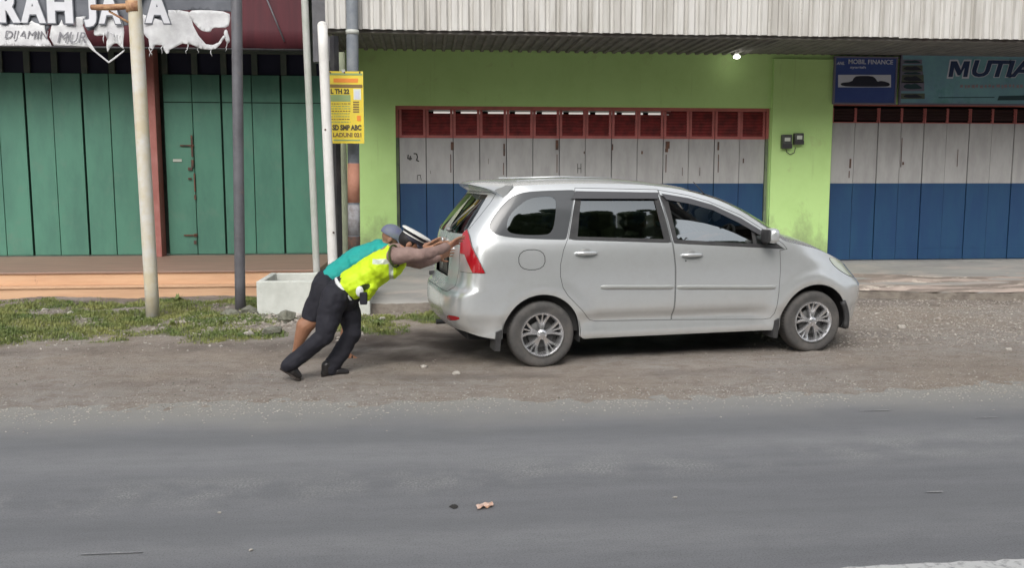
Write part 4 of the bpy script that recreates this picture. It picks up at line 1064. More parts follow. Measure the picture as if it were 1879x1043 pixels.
# black window surrounds and glass of the doors
RG2=[(.335,1.135),(1.135,1.100),(1.105,1.27),(1.075,1.447),(.395,1.452),(.368,1.33)]
patch('window_frame',M['trim'],RW,[RG2],off=-.003,parent=d1)
patch('window',M['glass'],RG2,off=-.012,parent=d1)
FG_R=[(1.262,1.093),(2.00,1.045),(1.99,1.20),(1.86,1.258),(1.60,1.372),(1.40,1.425),(1.205,1.457)]   # front opening
FG_R=[(x,min(z,ze(x)-.095)) for x,z in FG_R]
FQ=[(2.035,1.043),(2.235,1.028),(2.12,1.112),(2.03,1.175)]
patch('window_frame',M['trim'],FW,[FG_R,FQ],off=-.003,parent=d2)
patch('window',M['glass_clear'],FQ,off=-.012,parent=d2)
# driver's glass lowered half way, far side glass closed
HALF=[(1.262,1.093),(2.00,1.045),(1.995,1.07),(1.93,1.10),(1.82,1.150),(1.70,1.195),(1.55,1.235),(1.40,1.262),(1.235,1.278)]
patch('window',M['glass_front'],HALF,off=-.016,parent=d2,sides=(1,))
patch('window',M['glass'],FG_R,off=-.012,parent=d2,sides=(-1,))
# rain visors
VR=[(.30,1.452),(1.10,1.447),(1.122,1.512),(.345,1.516)]; VR=[(x,min(z,ze(x)-.062)) for x,z in VR]
VF=[(1.185,1.440),(1.40,1.402),(1.62,1.345),(1.86,1.232),(2.06,1.118),(2.12,1.137),(1.89,1.272),(1.62,1.392),(1.40,1.452),(1.140,1.508)]; VF=[(x,min(z,ze(x)-.068)) for x,z in VF]
for nm,pp,d in (('rain_visor',VR,d1),('rain_visor',VF,d2)):
    
    patch(nm,M['visor'],pp,off=.020,parent=d)
# lamps
LRED=[q2(.64,1.20),q2(.70,1.15),(-.60,1.06),(-.545,.96),(-.487,.838),(-.60,.836),(-.645,.91),q2(.66,.985),q2(.59,.99),q2(.585,1.10),q2(.60,1.17)]
lamp=patch('tail_lamp',M['clear_lamp'],inset(LAMP,.004),off=.002)
ro=patch('red_lens',M['red_lamp'],inset(LRED,.004),off=.009,parent=lamp); 
patch('reflector',M['red_lamp'],RRF,off=.002)
hl=patch('headlight',M['head_lamp'],inset(HL,.004),off=.003)
patch('grille',M['trim'],GR,off=-.01,whole=True); patch('fog_lamp',M['head_lamp'],FOG,off=-.008)
# tailgate
tg=patch('tailgate',M['paint'],inset(TG,.0045),[RG,PLT],step=.035,whole=True)
patch('rear_window',M['glass_rear'],RG,off=-.006,parent=tg,whole=True)
patch('plate_recess',M['trim'],PLT,off=-.03,parent=tg,step=.05,whole=True)
def surfstrip1(name,pts,w,h,m,parent,sides=(1,-1),n=7,endtaper=True):
    mb=MB()
    path=dens(pts,.03,False)
    for sd in sides:
        b=len(mb.v); K=len(path)
        for i,(s,v) in enumerate(path):
            p=P(s,v);nn=Nrm(s,v)
            q=path[min(i+1,K-1)];r=path[max(i-1,0)]; t=(P(*q)-P(*r)).normalized(); c=nn.cross(t).normalized()
            e=1.0
            if endtaper: e=min(1,(i+.35)/1.6,(K-1-i+.35)/1.6)
            for k in range(n):
                a=PI*k/(n-1); o=p+c*(w*math.cos(a))*(.6+.4*e)+nn*(h*e*math.sin(a)**.6-.003)
                mb.v.append(Vector((o.x,o.y*sd,o.z)))
        for i in range(K-1):
            for k in range(n-1):
                a=b+i*n+k; f=(a,a+1,a+n+1,a+n); mb.f.append(f if sd<0 else f[::-1]); mb.mi.append(0)
    return mb.obj(name,m,parent,auto=50)
def surfstrip(name,pts,w,h,m,parent,**k):
    for sd in (1,-1): surfstrip1(name,pts,w,h,m,par(parent,sd),sides=(sd,),**k)
surfstrip('moulding',[(.53,.693),(1.222,.672)],.020,.014,M['moulding'],d1); surfstrip('moulding',[(1.248,.671),(2.235,.640)],.020,.014,M['moulding'],d2)
surfstrip('belt_seal',[(.262,1.112),(1.196,1.070)],.007,.006,M['trim'],d1); surfstrip('belt_seal',[(1.212,1.066),(2.30,.998)],.007,.006,M['trim'],d2)
# door handles with their scoops
def handle(s0,v0,pr_):
    for sd in (1,-1):
        hb=MB()
        pts=[];rr=[]
        for i in range(9):
            t=i/8; p=P(s0-.095+.19*t,v0); n=Nrm(s0,v0); p=p+n*(.008+.024*math.sin(PI*t)**.5); pts.append(Vector((p.x,p.y*sd,p.z))); rr.append(.013+.004*math.sin(PI*t))
        hb.tube(pts,rr,10)
        hb.obj('handle',M['paint'],pr_[sd],smooth=True)
        cup=MB()
        p=P(s0,v0+.012)+Nrm(s0,v0)*-.012; cup.ball((p.x,p.y*sd,p.z),(.062,.0155,.036),u=18,w=10)
        cup.obj('handle_cup',M['trim2'],pr_[sd],smooth=True)
handle(.395,.990,d1); handle(1.385,.955,d2)
lk=P(1.33,.905); MB().ball(lk,(.008,.004,.008),u=8,w=6).obj('door_lock',M['trim'],d2[1])
# ---- top skin: roof, windscreen, bonnet
def topskin():
    S=[]; s=smax(.80)-.002
    while s>smin(1.535)+.002: S.append(s); s-=.03
    S.append(smin(1.535)+.002); ny=28; rows=[]
    for s in S:
        z=ze(s); p=P(s,z); ys=abs(p.y)
        c=interp([(-1.1,.0),(-.6,.02),(-.3,.055),(0,.062),(.6,.060),(1.0,.050),(1.4,.045),(1.8,.05),(2.2,.055),(2.45,.058),(2.8,.055),(3.1,.03),(3.4,.01),(3.9,0)],s)
        bow=interp([(-1.2,0),(1.0,0),(1.35,.07),(1.7,.15),(2.2,.24),(2.4,.22),(2.7,.10),(3.0,.0),(4,0)],s)
        row=[]
        for k in range(ny+1):
            u=-1+2*k/ny; f=1-abs(u)**2.6
            row.append(Vector((p.x+bow*(1-u*u),ys*u,z+c*f)))
        rows.append(row)
    return S,rows,ny
S_,rows,ny=topskin()
parts={'body':([],[]),'windshield':([],[]),'hood':([],[])}
idx={}
fl_={'roof':[], 'windshield':[], 'hood':[]}
for i in range(len(S_)-1):
    sm=(S_[i]+S_[i+1])/2
    for k in range(ny):
        u=-1+2*(k+.5)/ny
        key='roof'
        if 1.44<sm<2.26 and abs(u)<.90: key='windshield'
        elif sm>2.32 and abs(u)<.96: key='hood'
        fl_[key].append((i,k))
allv=[p for r in rows for p in r]
tmp=bpy.data.meshes.new('t'); tmp.from_pydata([tuple(p) for p in allv],[],[(i*(ny+1)+k,(i+1)*(ny+1)+k,(i+1)*(ny+1)+k+1,i*(ny+1)+k+1) for i in range(len(S_)-1) for k in range(ny)]); tmp.update()
TN=[v.normal.copy() for v in tmp.vertices]
if TN[len(TN)//2].z<0: TN=[-n for n in TN]
for key,cells in fl_.items():
    used={}
    V3=[];N=[];Fs=[]
    def gi(i,k):
        q=i*(ny+1)+k
        if q not in used: used[q]=len(V3); V3.append(allv[q]-(TN[q]*.006 if key=='windshield' else Vector())); N.append(TN[q])
        return used[q]
    for (i,k) in cells: Fs.append((gi(i,k),gi(i,k+1),gi(i+1,k+1),gi(i+1,k)))
    a,b,c=[V3[x] for x in Fs[len(Fs)//2][:3]]
    if (b-a).cross(c-a).dot(N[Fs[len(Fs)//2][0]])<0: Fs=[f[::-1] for f in Fs]
    mesh(key,V3,Fs,M['glass_clear'] if key=='windshield' else M['paint'],car,smooth=True,normals=N)
bpy.data.meshes.remove(tmp)
# roof ribs
for y in (-.34,-.12,.12,.34):
    MB().tube([(-.1,y,1.637),(.3,y,1.648),(.8,y,1.638)],[.014,.018,.010],8,sq=.4).obj('roof_rib',M['paint'],car,smooth=True)
# spoiler over the rear window
def spoiler():
    mb=MB(); n=26; rowsS=[]
    for i in range(n+1):
        u=-1+2*i/n; y=.635*u; bk=-.525+.155*abs(u)**2.2; zt=1.618-.055*abs(u)**2.5
        fr=-.20; 
        prof=[(fr,zt+.012),(fr-.07,zt+.010),(bk+.07,zt-.004),(bk+.02,zt-.020),(bk,zt-.034),(bk+.02,zt-.046),(bk+.07,zt-.052-.03*abs(u)**4),(fr-.10,zt-.085-.035*abs(u)**4)]
        rowsS.append([(a,y,z) for a,z in prof])
    m=len(rowsS[0])
    for r in rowsS: mb.v+=[Vector(p) for p in r]
    for i in range(n):
        for k in range(m-1): a=i*m+k; mb.f.append((a,a+1,a+m+1,a+m)); mb.mi.append(0)
    mb.f.append(tuple(range(m))); mb.f.append(tuple(n*m+k for k in range(m))[::-1]); mb.mi+= [0,0]
    return mb.obj('spoiler',M['paint'],car,auto=55)
spoiler()
# tailgate furniture
w_=MB(); A=P(smin(1.2)+.20,1.18)+Vector((-.02,0,0)); Bp=P(smin(1.40)+.50,1.40)+Vector((-.022,0,.0)); w_.tube([A,(A+Bp)/2+Vector((-.01,0,.0)),Bp],[.010,.008,.006],8); w_.ball(A,(.03,.03,.02)); w_.obj('rear_wiper',M['trim2'],tg,smooth=True)
MB().box(-.705,-.69,-.20,.20,.80,.93,0,.004).obj('number_plate',M['plate'],tg)
MB().box(-.745,-.715,-.32,.32,.99,1.03,0,.008).obj('tailgate_garnish',M['alloy'],tg)
MB().ball((-.715,0,1.075),(.012,.045,.03),u=16,w=8).obj('badge',M['alloy'],tg,smooth=True)
MB().box(-.76,-.70,.46,.50,.70,.74,0,.006).obj('rear_sensor',M['trim'],tg)
# headlight bulbs cover etc are moulded; front bumper intake and plate
MB().box(3.375,3.40,-.20,.20,.42,.52,0,.004).obj('number_plate',M['plate'],car)
MB().box(3.27,3.325,-.30,.30,.27,.33,0,.01).obj('air_intake',M['trim'],car)
# mirrors
for sd in (-1,1):
    mm=MB(); ya,yb_=sorted((sd*.83,sd*1.0)); mm.box(2.065,2.165,ya,yb_,1.055,1.190,0,.040)
    o=mm.obj('side_mirror',M['paint'],car,smooth=True)
    MB().box(2.052,2.068,ya+.012,yb_-.012,1.066,1.179,0,.007).obj('mirror_face',M['trim'],o,smooth=True)
    MB().tube([(2.12,sd*.80,1.06),(2.11,sd*.88,1.09)],[.03,.024],10).obj('mirror_arm',M['trim'],o,smooth=True)
# inner shell: wheel wells, floor, seats, dash
inn=MB()
inn.box(-.60,2.95,-.60,.60,.24,.30)
inn.box(.42,2.24,-.74,.74,.24,.34)
inn.box(2.28,2.34,-.66,.66,.30,.98)
inn.obj('underbody',M['dark'],car)
for (cx,cz),r in ((WR,.352),(WF,.36)):
    for sd in (1,-1):
        wl=MB(); b=len(wl.v); n=24
        for i in range(n+1):
            an=PI+.25-(PI+.5)*i/n; x=cx+r*math.cos(an);z=cz+r*math.sin(an)
            wl.v.append(Vector((x,sd*-.80,z))); wl.v.append(Vector((x,sd*-.52,z)))
        for i in range(n): a=b+2*i; wl.f.append((a,a+1,a+3,a+2)); wl.mi.append(0)
        wl.f.append(tuple(b+2*i+1 for i in range(n+1))); wl.mi.append(0)
        wl.obj('wheel_well',M['trim'],car)
# interior side lining hides the panel backs below the belt line
ln=MB()
for sd in (-1,1):
    ln.add([(-.45,sd*.70,.3),(2.25,sd*.72,.3),(2.25,sd*.73,1.0),(-.45,sd*.70,1.09)],[(0,1,2,3)])
ln.obj('door_lining',M['fabric'],car)
def seat(x,y,w=.25,hh=.58,rest=True):
    s_=MB(); s_.box(x-.25,x+.27,y-w,y+w,.55,.70,0,.05); 
    b=len(s_.v); s_.box(-.06,.06,-w,w,0,hh,0,.045)
    rot=Matrix.Rotation(R(-14),3,'Y')
    for i in range(b,len(s_.v)): s_.v[i]=rot@s_.v[i]+Vector((x-.24,y,.66))
    b=len(s_.v)
    if rest: s_.box(-.045,.045,-.13,.13,.60,.80,0,.04)
    for i in range(b,len(s_.v)): s_.v[i]=rot@s_.v[i]+Vector((x-.24,y,.66))
    s_.obj('car_seat',M['fabric'],car,smooth=False)
seat(1.32,-.38);seat(1.32,.38);seat(.45,-.36,.3);seat(.45,.36,.3);seat(-.02,-.3,.24,.46,False);seat(-.02,.3,.24,.46,False)
MB().box(2.02,2.32,-.70,.70,.80,1.035,0,.05).obj('dashboard',M['dash'],car)
sw=MB()
c0=Vector((1.90,-.38,1.03)); rot=Matrix.Rotation(R(-62),3,'Y')
ring=[c0+rot@Vector((.185*math.cos(2*PI*i/28),.185*math.sin(2*PI*i/28),0)) for i in range(29)]
sw.tube(ring,.014,8,caps=False); sw.tube([c0,Vector((2.06,-.38,.96))],.03,8); sw.tube([ring[0],ring[14]],.014,6); sw.tube([ring[7],ring[21]],.014,6)
sw.obj('steering_wheel',M['dash'],car,smooth=True)
MB().box(1.60,1.64,-.10,.10,1.40,1.46,0,.01).obj('inner_mirror',M['trim'],car)
# wheels
def wheel(cx,sd,cz):
    yo=-.815*sd   # outer face
    prof=[(.195,-.008),(.205,-.016),(.235,-.010),(.262,-.004),(.285,-.010),(.299,-.024),(.306,-.045),(.308,-.095),(.306,-.145),(.298,-.168),(.28,-.182),(.235,-.185),(.20,-.175)]
    ty=MB(); ty.lathe([(r,-(y)) for r,y in prof],64)
    # tread grooves
    for k in range(60):
        an=2*PI*k/60
        ty.add([Vector((r*math.cos(an+da),y,r*math.sin(an+da))) for (r,y,da) in ((.3088,.03,-.006),(.3088,.075,0),(.3088,.075,.02),(.3088,.03,.012))],[(0,1,2,3)],1)
    tyre=ty.obj('wheel',[M['tyre'],M['gap']],car,auto=50)
    tyre.location=(cx,yo,cz); tyre.scale=(.95,1,.95)
    if sd<0: tyre.rotation_euler=(0,0,PI)
    rm=MB()
    rm.lathe([(.160,.165),(.170,.10),(.176,.040),(.184,.014),(.192,.004),(.199,.002),(.203,.008),(.203,.03)],64)
    rm.lathe([(0,.012),(.020,.010),(.030,.014),(.046,.022),(.050,.05)],40)
    def spoke(a0,a1,w0,w1):
        n=6;b=len(rm.v)
        for i in range(n+1):
            t_=i/n; r=.040+(.186-.040)*t_; an=a0+(a1-a0)*t_; w=w0+(w1-w0)*t_; d=.020-.012*math.sin(PI*t_)*-1*0+.006*t_*-1
            y=.022-.012*t_+.012*math.sin(PI*t_)
            ca,sa=math.cos(an),math.sin(an)
            for (o_,yy) in ((-w,y+.012),(-w*.6,y),(w*.6,y),(w,y+.012),(w,y+.035),(-w,y+.035)):
                rm.v.append(Vector((r*ca-o_*sa,yy,r*sa+o_*ca)))
        for i in range(n):
            for k in range(6):
                k2=(k+1)%6; rm.f.append((b+i*6+k,b+i*6+k2,b+(i+1)*6+k2,b+(i+1)*6+k)); rm.mi.append(0)
    for g_ in range(5):
        a=2*PI*g_/5+.3
        spoke(a-.10,a-.34,.016,.015); spoke(a+.10,a+.34,.016,.015); spoke(a,a,.010,.009)
    for k in range(5):
        a=2*PI*k/5+.3+.63; rm.ball((.033*math.cos(a),.014,.033*math.sin(a)),(.006,.006,.006),u=8,w=6)
    ro_=rm.obj('rim',M['alloy'],tyre,auto=35)
    dk=MB(); dk.lathe([(0,.075),(.12,.07),(.125,.08),(.13,.10)],40); dk.lathe([(.165,.10),(.0,.10)],40); dk.obj('brake_disc',M['disc'],tyre,smooth=True)
    return tyre
for cx,cz in ((WR[0]+.005,.291),(WF[0]-.01,.300)):
    for sd in (1,-1): wheel(cx,sd,cz)
# mud flaps, arch liner, exhaust
for (x,z) in ((WR[0]-.375,.0),(WF[0]-.385,0)):
    for sd in (-1,1):
        mb=MB(); mb.add([(x-.03,sd*.815,.33),(x-.03,sd*.62,.33),(x-.045,sd*.62,.17),(x-.045,sd*.815,.17),(x+.02,sd*.815,.35),(x+.02,sd*.62,.35),(x+.0,sd*.62,.165),(x+.0,sd*.815,.165)],[(0,1,2,3),(7,6,5,4),(0,4,5,1),(1,5,6,2),(2,6,7,3),(3,7,4,0)])
        mb.obj('mud_flap',M['trim'],car)
for sd in (-1,1):
    mb=MB(); pts=[]
    for i in range(8):
        an=.55-i*.11; pts.append((WF[0]+.345*math.cos(an),sd*.80,WF[1]+.345*math.sin(an)))
    mb.tube(pts,.028,8); mb.obj('arch_liner',M['trim'],car,smooth=True)
MB().tube([(-.70,.45,.24),(.1,.45,.25)],.025,10).obj('exhaust',M['disc'],car,smooth=True)
MB().tube([(0,-.66,.305),(0,.66,.305)],.04,10).obj('axle',M['disc'],car,smooth=True)
# wipers base at the cowl
MB().tube([(2.34,-.45,1.128),(2.20,-.1,1.225)],[.008,.006],6).obj('wiper',M['trim'],car,smooth=True)
MB().tube([(1.62,-.60,1.475),(1.50,-.585,1.60)],[.006,.003],6).obj('antenna',M['trim'],car,smooth=True)
# ================================================================== PEOPLE
DG=bpy.context.evaluated_depsgraph_get
def capsule(mb,a,b,ra,rb,sq=1.0,up=None,n=14):
    a=Vector(a);b=Vector(b); t=(b-a); L=t.length
    if L<1e-5: mb.ball(a,ra,u=n,w=8); return
    t.normalize(); u=Vector(up) if up else (Vector((0,1,0)) if abs(t.y)<.9 else Vector((1,0,0)))
    x=(u-t*u.dot(t)).normalized(); y=t.cross(x)      # x runs along `up` (full radius), y is squashed
    prof=[]
    for k in range(5): an=PI/2*(1-k/5+.0); prof.append((-ra*math.sin(an),ra*math.cos(an)))
    prof.append((0,ra)); prof.append((L,rb))
    for k in range(1,6): an=PI/2*k/5; prof.append((L+rb*math.sin(an),rb*math.cos(an)+1e-4))
    base=len(mb.v)
    for (h,r) in prof:
        for k in range(n):
            an=2*PI*k/n; mb.v.append(a+t*h+x*(r*math.cos(an))+y*(r*sq*math.sin(an)))
    m=len(prof)
    for i in range(m-1):
        for k in range(n): k2=(k+1)%n; mb.f.append((base+i*n+k,base+i*n+k2,base+(i+1)*n+k2,base+(i+1)*n+k)); mb.mi.append(0)
    mb.f.append(tuple(base+k for k in range(n))[::-1]); mb.f.append(tuple(base+(m-1)*n+k for k in range(n))); mb.mi+=[0,0]
def chain(mb,pts,rs,sq=1.0,up=None):
    for i in range(len(pts)-1): capsule(mb,pts[i],pts[i+1],rs[i],rs[i+1],sq,up)
def organic(name,mb,m,parent,off,vox=.008,smooth=4,wr=0,ws=9,matfn=None,cut=None):
    me=bpy.data.meshes.new(name); me.from_pydata([tuple(v) for v in mb.v],[],mb.f); me.update()
    o=bpy.data.objects.new(name,me); COL.objects.link(o)
    r=o.modifiers.new('r','REMESH'); r.mode='VOXEL'; r.voxel_size=vox; r.use_smooth_shade=True
    s=o.modifiers.new('s','SMOOTH'); s.factor=.5; s.iterations=smooth
    bpy.context.view_layer.update()
    m2=bpy.data.meshes.new_from_object(o.evaluated_get(DG()))
    bpy.data.objects.remove(o); bpy.data.meshes.remove(me)
    bm=bmesh.new(); bm.from_mesh(m2); bpy.data.meshes.remove(m2)
    if cut:
        for (co,no) in cut:
            bmesh.ops.bisect_plane(bm,geom=bm.verts[:]+bm.edges[:]+bm.faces[:],plane_co=co,plane_no=no,clear_outer=True)
            es=[e for e in bm.edges if e.is_boundary]
            if es: bmesh.ops.holes_fill(bm,edges=es)
    if wr:
        bm.normal_update()
        for v in bm.verts:
            n=v.normal.copy(); f=noise.noise(Vector((v.co.x*ws,v.co.y*ws,v.co.z*ws)))+.5*noise.noise(v.co*ws*2.3+Vector((9,0,0)))
            v.co+=n*(f*wr)
    me=bpy.data.meshes.new(name)
    for v in bm.verts: v.co-=Vector(off)
    bm.normal_update()
    for f in bm.faces:
        f.smooth=True
        if matfn: f.material_index=matfn(f.calc_center_median()+Vector(off))
    bm.to_mesh(me); bm.free()
    for mm in (m if isinstance(m,(list,tuple)) else [m]): me.materials.append(mm)
    ob=bpy.data.objects.new(name,me); return link(ob,parent)
def hand(mb,wrist,target,side,palm_n,r=.0088,spread=.16,curl=.35):
    """palm from the wrist towards target; palm_n points to the surface the palm rests on"""
    w=Vector(wrist);d=(Vector(target)-w).normalized(); n=Vector(palm_n); n=(n-d*n.dot(d)).normalized(); x=d.cross(n).normalized()*side
    for k in range(4):
        o=(k-1.5)*.021; capsule(mb,w+x*o*.6,w+d*.085+x*o,.015,.0125,1,None,10)
    lens=(.068,.080,.074,.058)
    for k in range(4):
        o=(k-1.5)*.021; a=(k-1.5)*spread; dd=(d*math.cos(a)+x*math.sin(a)).normalized()
        p0=w+d*.088+x*o; p1=p0+(dd+n*.10).normalized()*lens[k]*.45; p2=p1+(dd+n*curl).normalized()*lens[k]*.32; p3=p2+(dd+n*curl*1.6).normalized()*lens[k]*.27
        chain(mb,[p0,p1,p2,p3],[r*1.12,r,r*.92,r*.75])
    t0=w+d*.02-x*.026; t1=t0+(d*.6-x*.75+n*.15).normalized()*.042; t2=t1+(d*.85-x*.4+n*.2).normalized()*.032; t3=t2+(d*.95-x*.2+n*.3).normalized()*.022
    chain(mb,[t0,t1,t2,t3],[.015,.0115,.010,.008])
def head(mb,c,fwd,up,s=1.0):
    c=Vector(c);f=Vector(fwd).normalized();u=Vector(up);u=(u-f*u.dot(f)).normalized(); r=f.cross(u)
    rot=Matrix((r,f,u)).transposed()
    mb.ball(c+u*.03*s-f*.012*s,(.074*s,.094*s,.088*s),rot,20,14)       # skull
    mb.ball(c-u*.035*s+f*.022*s,(.058*s,.066*s,.075*s),rot,18,12)      # jaw and face
    capsule(mb,c-u*.092*s+f*.055*s,c-u*.07*s+f*.062*s,.022*s,.02*s)    # chin
    capsule(mb,c+u*.018*s+f*.082*s,c-u*.022*s+f*.104*s,.009*s,.014*s)  # nose
    for sd in (-1,1):
        mb.ball(c+r*.076*s*sd-f*.008*s-u*.006*s,(.011*s,.020*s,.032*s),rot,10,8)   # ears
        mb.ball(c+r*.032*s*sd+f*.078*s+u*.030*s,(.026*s,.014*s,.009*s),rot,10,8)   # brows
        mb.ball(c+r*.040*s*sd+f*.062*s-u*.02*s,(.02*s,.022*s,.018*s),rot,10,8)     # cheeks
    capsule(mb,c-u*.052*s+f*.082*s-r*.018*s,c-u*.052*s+f*.082*s+r*.018*s,.009*s,.009*s) # mouth
    return rot
def eyes(name,c,rot,parent,off,s=1.0):
    for sd in (-1,1):
        p=Vector(c)+rot@Vector((.032*sd*s,.076*s,.010*s)); MB().ball(p,(.012*s,.010*s,.007*s),rot,10,8).obj('eye',M['hair'],parent,smooth=True,off=off)
# ---------------------------------------------------------------- police officer in the hi-vis vest
root=G(600,693); off=(root.x,root.y,0)
po=thing('person','police officer in a yellow reflective vest and black trousers pushing the near rear corner','person',off)
pel=V(629,540,7.42); hem=V(650,524,7.42); che=V(697,490,7.42); ush=V(724,468,7.43)
sN=V(726,470,7.26); eN=V(774,469,7.20); wN=V(824,451,7.36); hN=V(856,434,7.50)
sF=V(722,466,7.60); eF=V(770,484,7.66); wF=V(806,472,7.74); hF=V(827,462,7.82)
hipN=V(614,548,7.33); kN=V(596,618,7.26); aN=V(527,668,7.26)
hipF=V(630,550,7.50); kF=V(647,612,7.47); aF=V(603,678,7.42)
hc=V(752,449,7.42)
hf=(V(800,480,7.42)-V(752,449,7.42)).normalized()   # face looks down and forward
hu=Vector((hf.z*-.5+.45,0,.86))
mb=MB()
chain(mb,[pel,hem,che,ush],[.105,.10,.115,.085],1.0)
capsule(mb,sN,sF,.055,.055); chain(mb,[ush,V(738,458,7.42),hc],[.06,.055,.05])
chain(mb,[sN,eN,wN],[.052,.040,.027]); chain(mb,[sF,eF,wF],[.052,.040,.027])
chain(mb,[hipN,kN,aN],[.08,.055,.04]); chain(mb,[hipF,kF,aF],[.08,.055,.04]); capsule(mb,hipN,hipF,.09,.09)
capsule(mb,aN,V(530,684,7.265),.03,.022); capsule(mb,aF,V(612,685,7.41),.03,.022)
rot=head(mb,hc,hf,hu)
pn=Vector((math.cos(R(8.9)),math.sin(R(8.9)),0))
hand(mb,wN,hN,1,pn+Vector((0,.3,0)),spread=.2,curl=.25); hand(mb,wF,hF,-1,pn,spread=.18,curl=.2)
organic('body',mb,M['skin'],po,off,.0062,3)
eyes('eye',hc,rot,po,off)
mb=MB()  # uniform shirt
chain(mb,[hem,che,ush],[.112,.125,.095],1.05); capsule(mb,sN,sF,.072,.072)
chain(mb,[sN,V(750,467,7.225),eN,V(800,461,7.27),V(818,454,7.33)],[.074,.062,.050,.042,.037]); chain(mb,[sF,V(748,476,7.64),eF,V(792,477,7.70),V(802,474,7.73)],[.072,.060,.050,.042,.037])
capsule(mb,ush,V(735,460,7.42),.075,.066)
organic('shirt',mb,M['shirt'],po,off,.009,5,wr=.008,ws=16)
mb=MB()  # vest
vd=(che-hem).normalized(); vper=Vector((-vd.z,0,vd.x))
hemB=V(648,522,7.42)
capsule(mb,hemB,V(672,508,7.42),.132,.135,1.22,vper.normalized()); capsule(mb,V(672,508,7.42),che,.135,.135,1.25,vper.normalized()); capsule(mb,che,V(716,472,7.43),.135,.10,1.5,vper.normalized())
# free hanging front flap of the vest
capsule(mb,V(684,526,7.36),V(675,546,7.36),.045,.028,2.5,vper); capsule(mb,V(684,526,7.50),V(677,543,7.50),.045,.028,1.8,vper)
capsule(mb,V(722,500,7.38),V(738,487,7.38),.05,.035,2.0,vper)
bx0,bx1=V(714,500,7.3).x,V(722,500,7.3).x; bz0,bz1=V(700,484,7.3).z,V(700,475,7.3).z; bxl=V(684,480,7.3).x; bzt=V(716,484,7.3).z; nc=V(668,528,7.28)
def vestmat(p):
    t=(p-hem).dot(vd)
    if p.y<7.46:
        if bx0<p.x<bx1 and p.z<bzt: return 1
        if bz0<p.z<bz1 and bxl<p.x<bx1: return 1
        if ((p.x-nc.x)/.05)**2+((p.z-nc.z-.3*(p.x-nc.x))/.028)**2<1: return 2
    if t<-.066: return 1
    return 0
armhole=[]
organic('vest',mb,[M['vest'],M['reflect'],M['vest_dark']],po,off,.008,4,wr=.010,ws=13,matfn=vestmat,cut=[(hemB-vd*.072,-vd)])
# dark binding round the armhole
ring=[]; sdir=(V(750,467,7.2)-sN).normalized(); sx=sdir.cross(Vector((0,1,0))).normalized(); sy=Vector((0,1,0)); sy=(sy-sdir*sy.dot(sdir)).normalized()
for k in range(25):
    a=2*PI*k/24; ring.append(sN+sdir*-.010+sx*(.088*math.cos(a))+sy*(.080*math.sin(a)))
MB().tube(ring,.0085,8,caps=False).obj('armhole_binding',M['vest_dark'],po,smooth=True,off=off)
mb=MB()  # trousers
chain(mb,[pel+Vector((0,0,0)),V(645,526,7.42)],[.135,.118],1.1); capsule(mb,hipN,hipF,.112,.112)
chain(mb,[hipN,V(603,585,7.29),kN,V(562,645,7.26),V(530,671,7.26)],[.118,.096,.074,.068,.062])
chain(mb,[hipF,V(643,583,7.48),kF,V(626,646,7.44),V(606,678,7.42)],[.112,.092,.074,.072,.072])
organic('trousers',mb,M['trousers'],po,off,.009,5,wr=.012,ws=10)
def ell(c,ax,r1,ay,r2,rad,nm,m,ht=.03):
    mb=MB(); ax=ax.normalized();ay=(ay-ax*ay.dot(ax)).normalized(); pts=[c+ax*(r1*math.cos(2*PI*k/28))+ay*(r2*math.sin(2*PI*k/28)) for k in range(29)]
    mb.tube(pts,rad,8,caps=False); return mb.obj(nm,m,po,smooth=True,off=off)
ell(hemB-vd*.082,vper,.112,Vector((0,1,0)),.128,.018,'belt',M['belt_white'])
MB().ball(V(660,535,7.27),(.032,.02,.045),u=14,w=10).obj('belt_pouch',M['belt_white'],po,smooth=True,off=off)
MB().box(-.03,.03,-.02,.02,-.05,.05,0,.01).obj('holster',M['trousers'],po).location=V(667,548,7.26)-Vector(off)
def shoe(heel,toe,up,nm='shoe',L=None):
    heel=Vector(heel);toe=Vector(toe); d=(toe-heel).normalized(); u=Vector(up); u=(u-d*u.dot(d)).normalized(); L=(toe-heel).length
    mb=MB()
    capsule(mb,heel+d*.035+u*.038,heel+d*L*.55+u*.036,.038,.036,1.0); capsule(mb,heel+d*L*.55+u*.034,toe-d*.04+u*.026,.042,.028,1.15,Vector((0,1,0)))
    capsule(mb,heel+d*.045+u*.05,heel+d*.05+u*.10,.042,.044)
    o=organic(nm,mb,M['shoe'],po,off,.006,3)
    s=MB(); 
    x=d.cross(u)
    def ringp(h): return [heel+d*(L*t_)+x*w_+u*h for (t_,w_) in ((0,0),(.03,.028),(.3,.034),(.55,.036),(.75,.046),(.92,.034),(1,0),(.92,-.034),(.75,-.046),(.55,-.036),(.3,-.034),(.03,-.028))]
    a_=ringp(0);b_=ringp(.016); n=len(a_); s.add(a_+b_,[tuple(range(n))[::-1],tuple(range(n,2*n))]+[(i,(i+1)%n,n+(i+1)%n,n+i) for i in range(n)])
    s.obj('sole',M['sole'],o)
    for v in o.children[0].data.vertices: v.co-=Vector(off)
    return o
shoe(V(513,677,7.26),V(552,700,7.27),Vector((.5,0,.8)))
shoe(G(589,694),G(643,690)+Vector((0,.02,0)),Vector((0,0,1)))
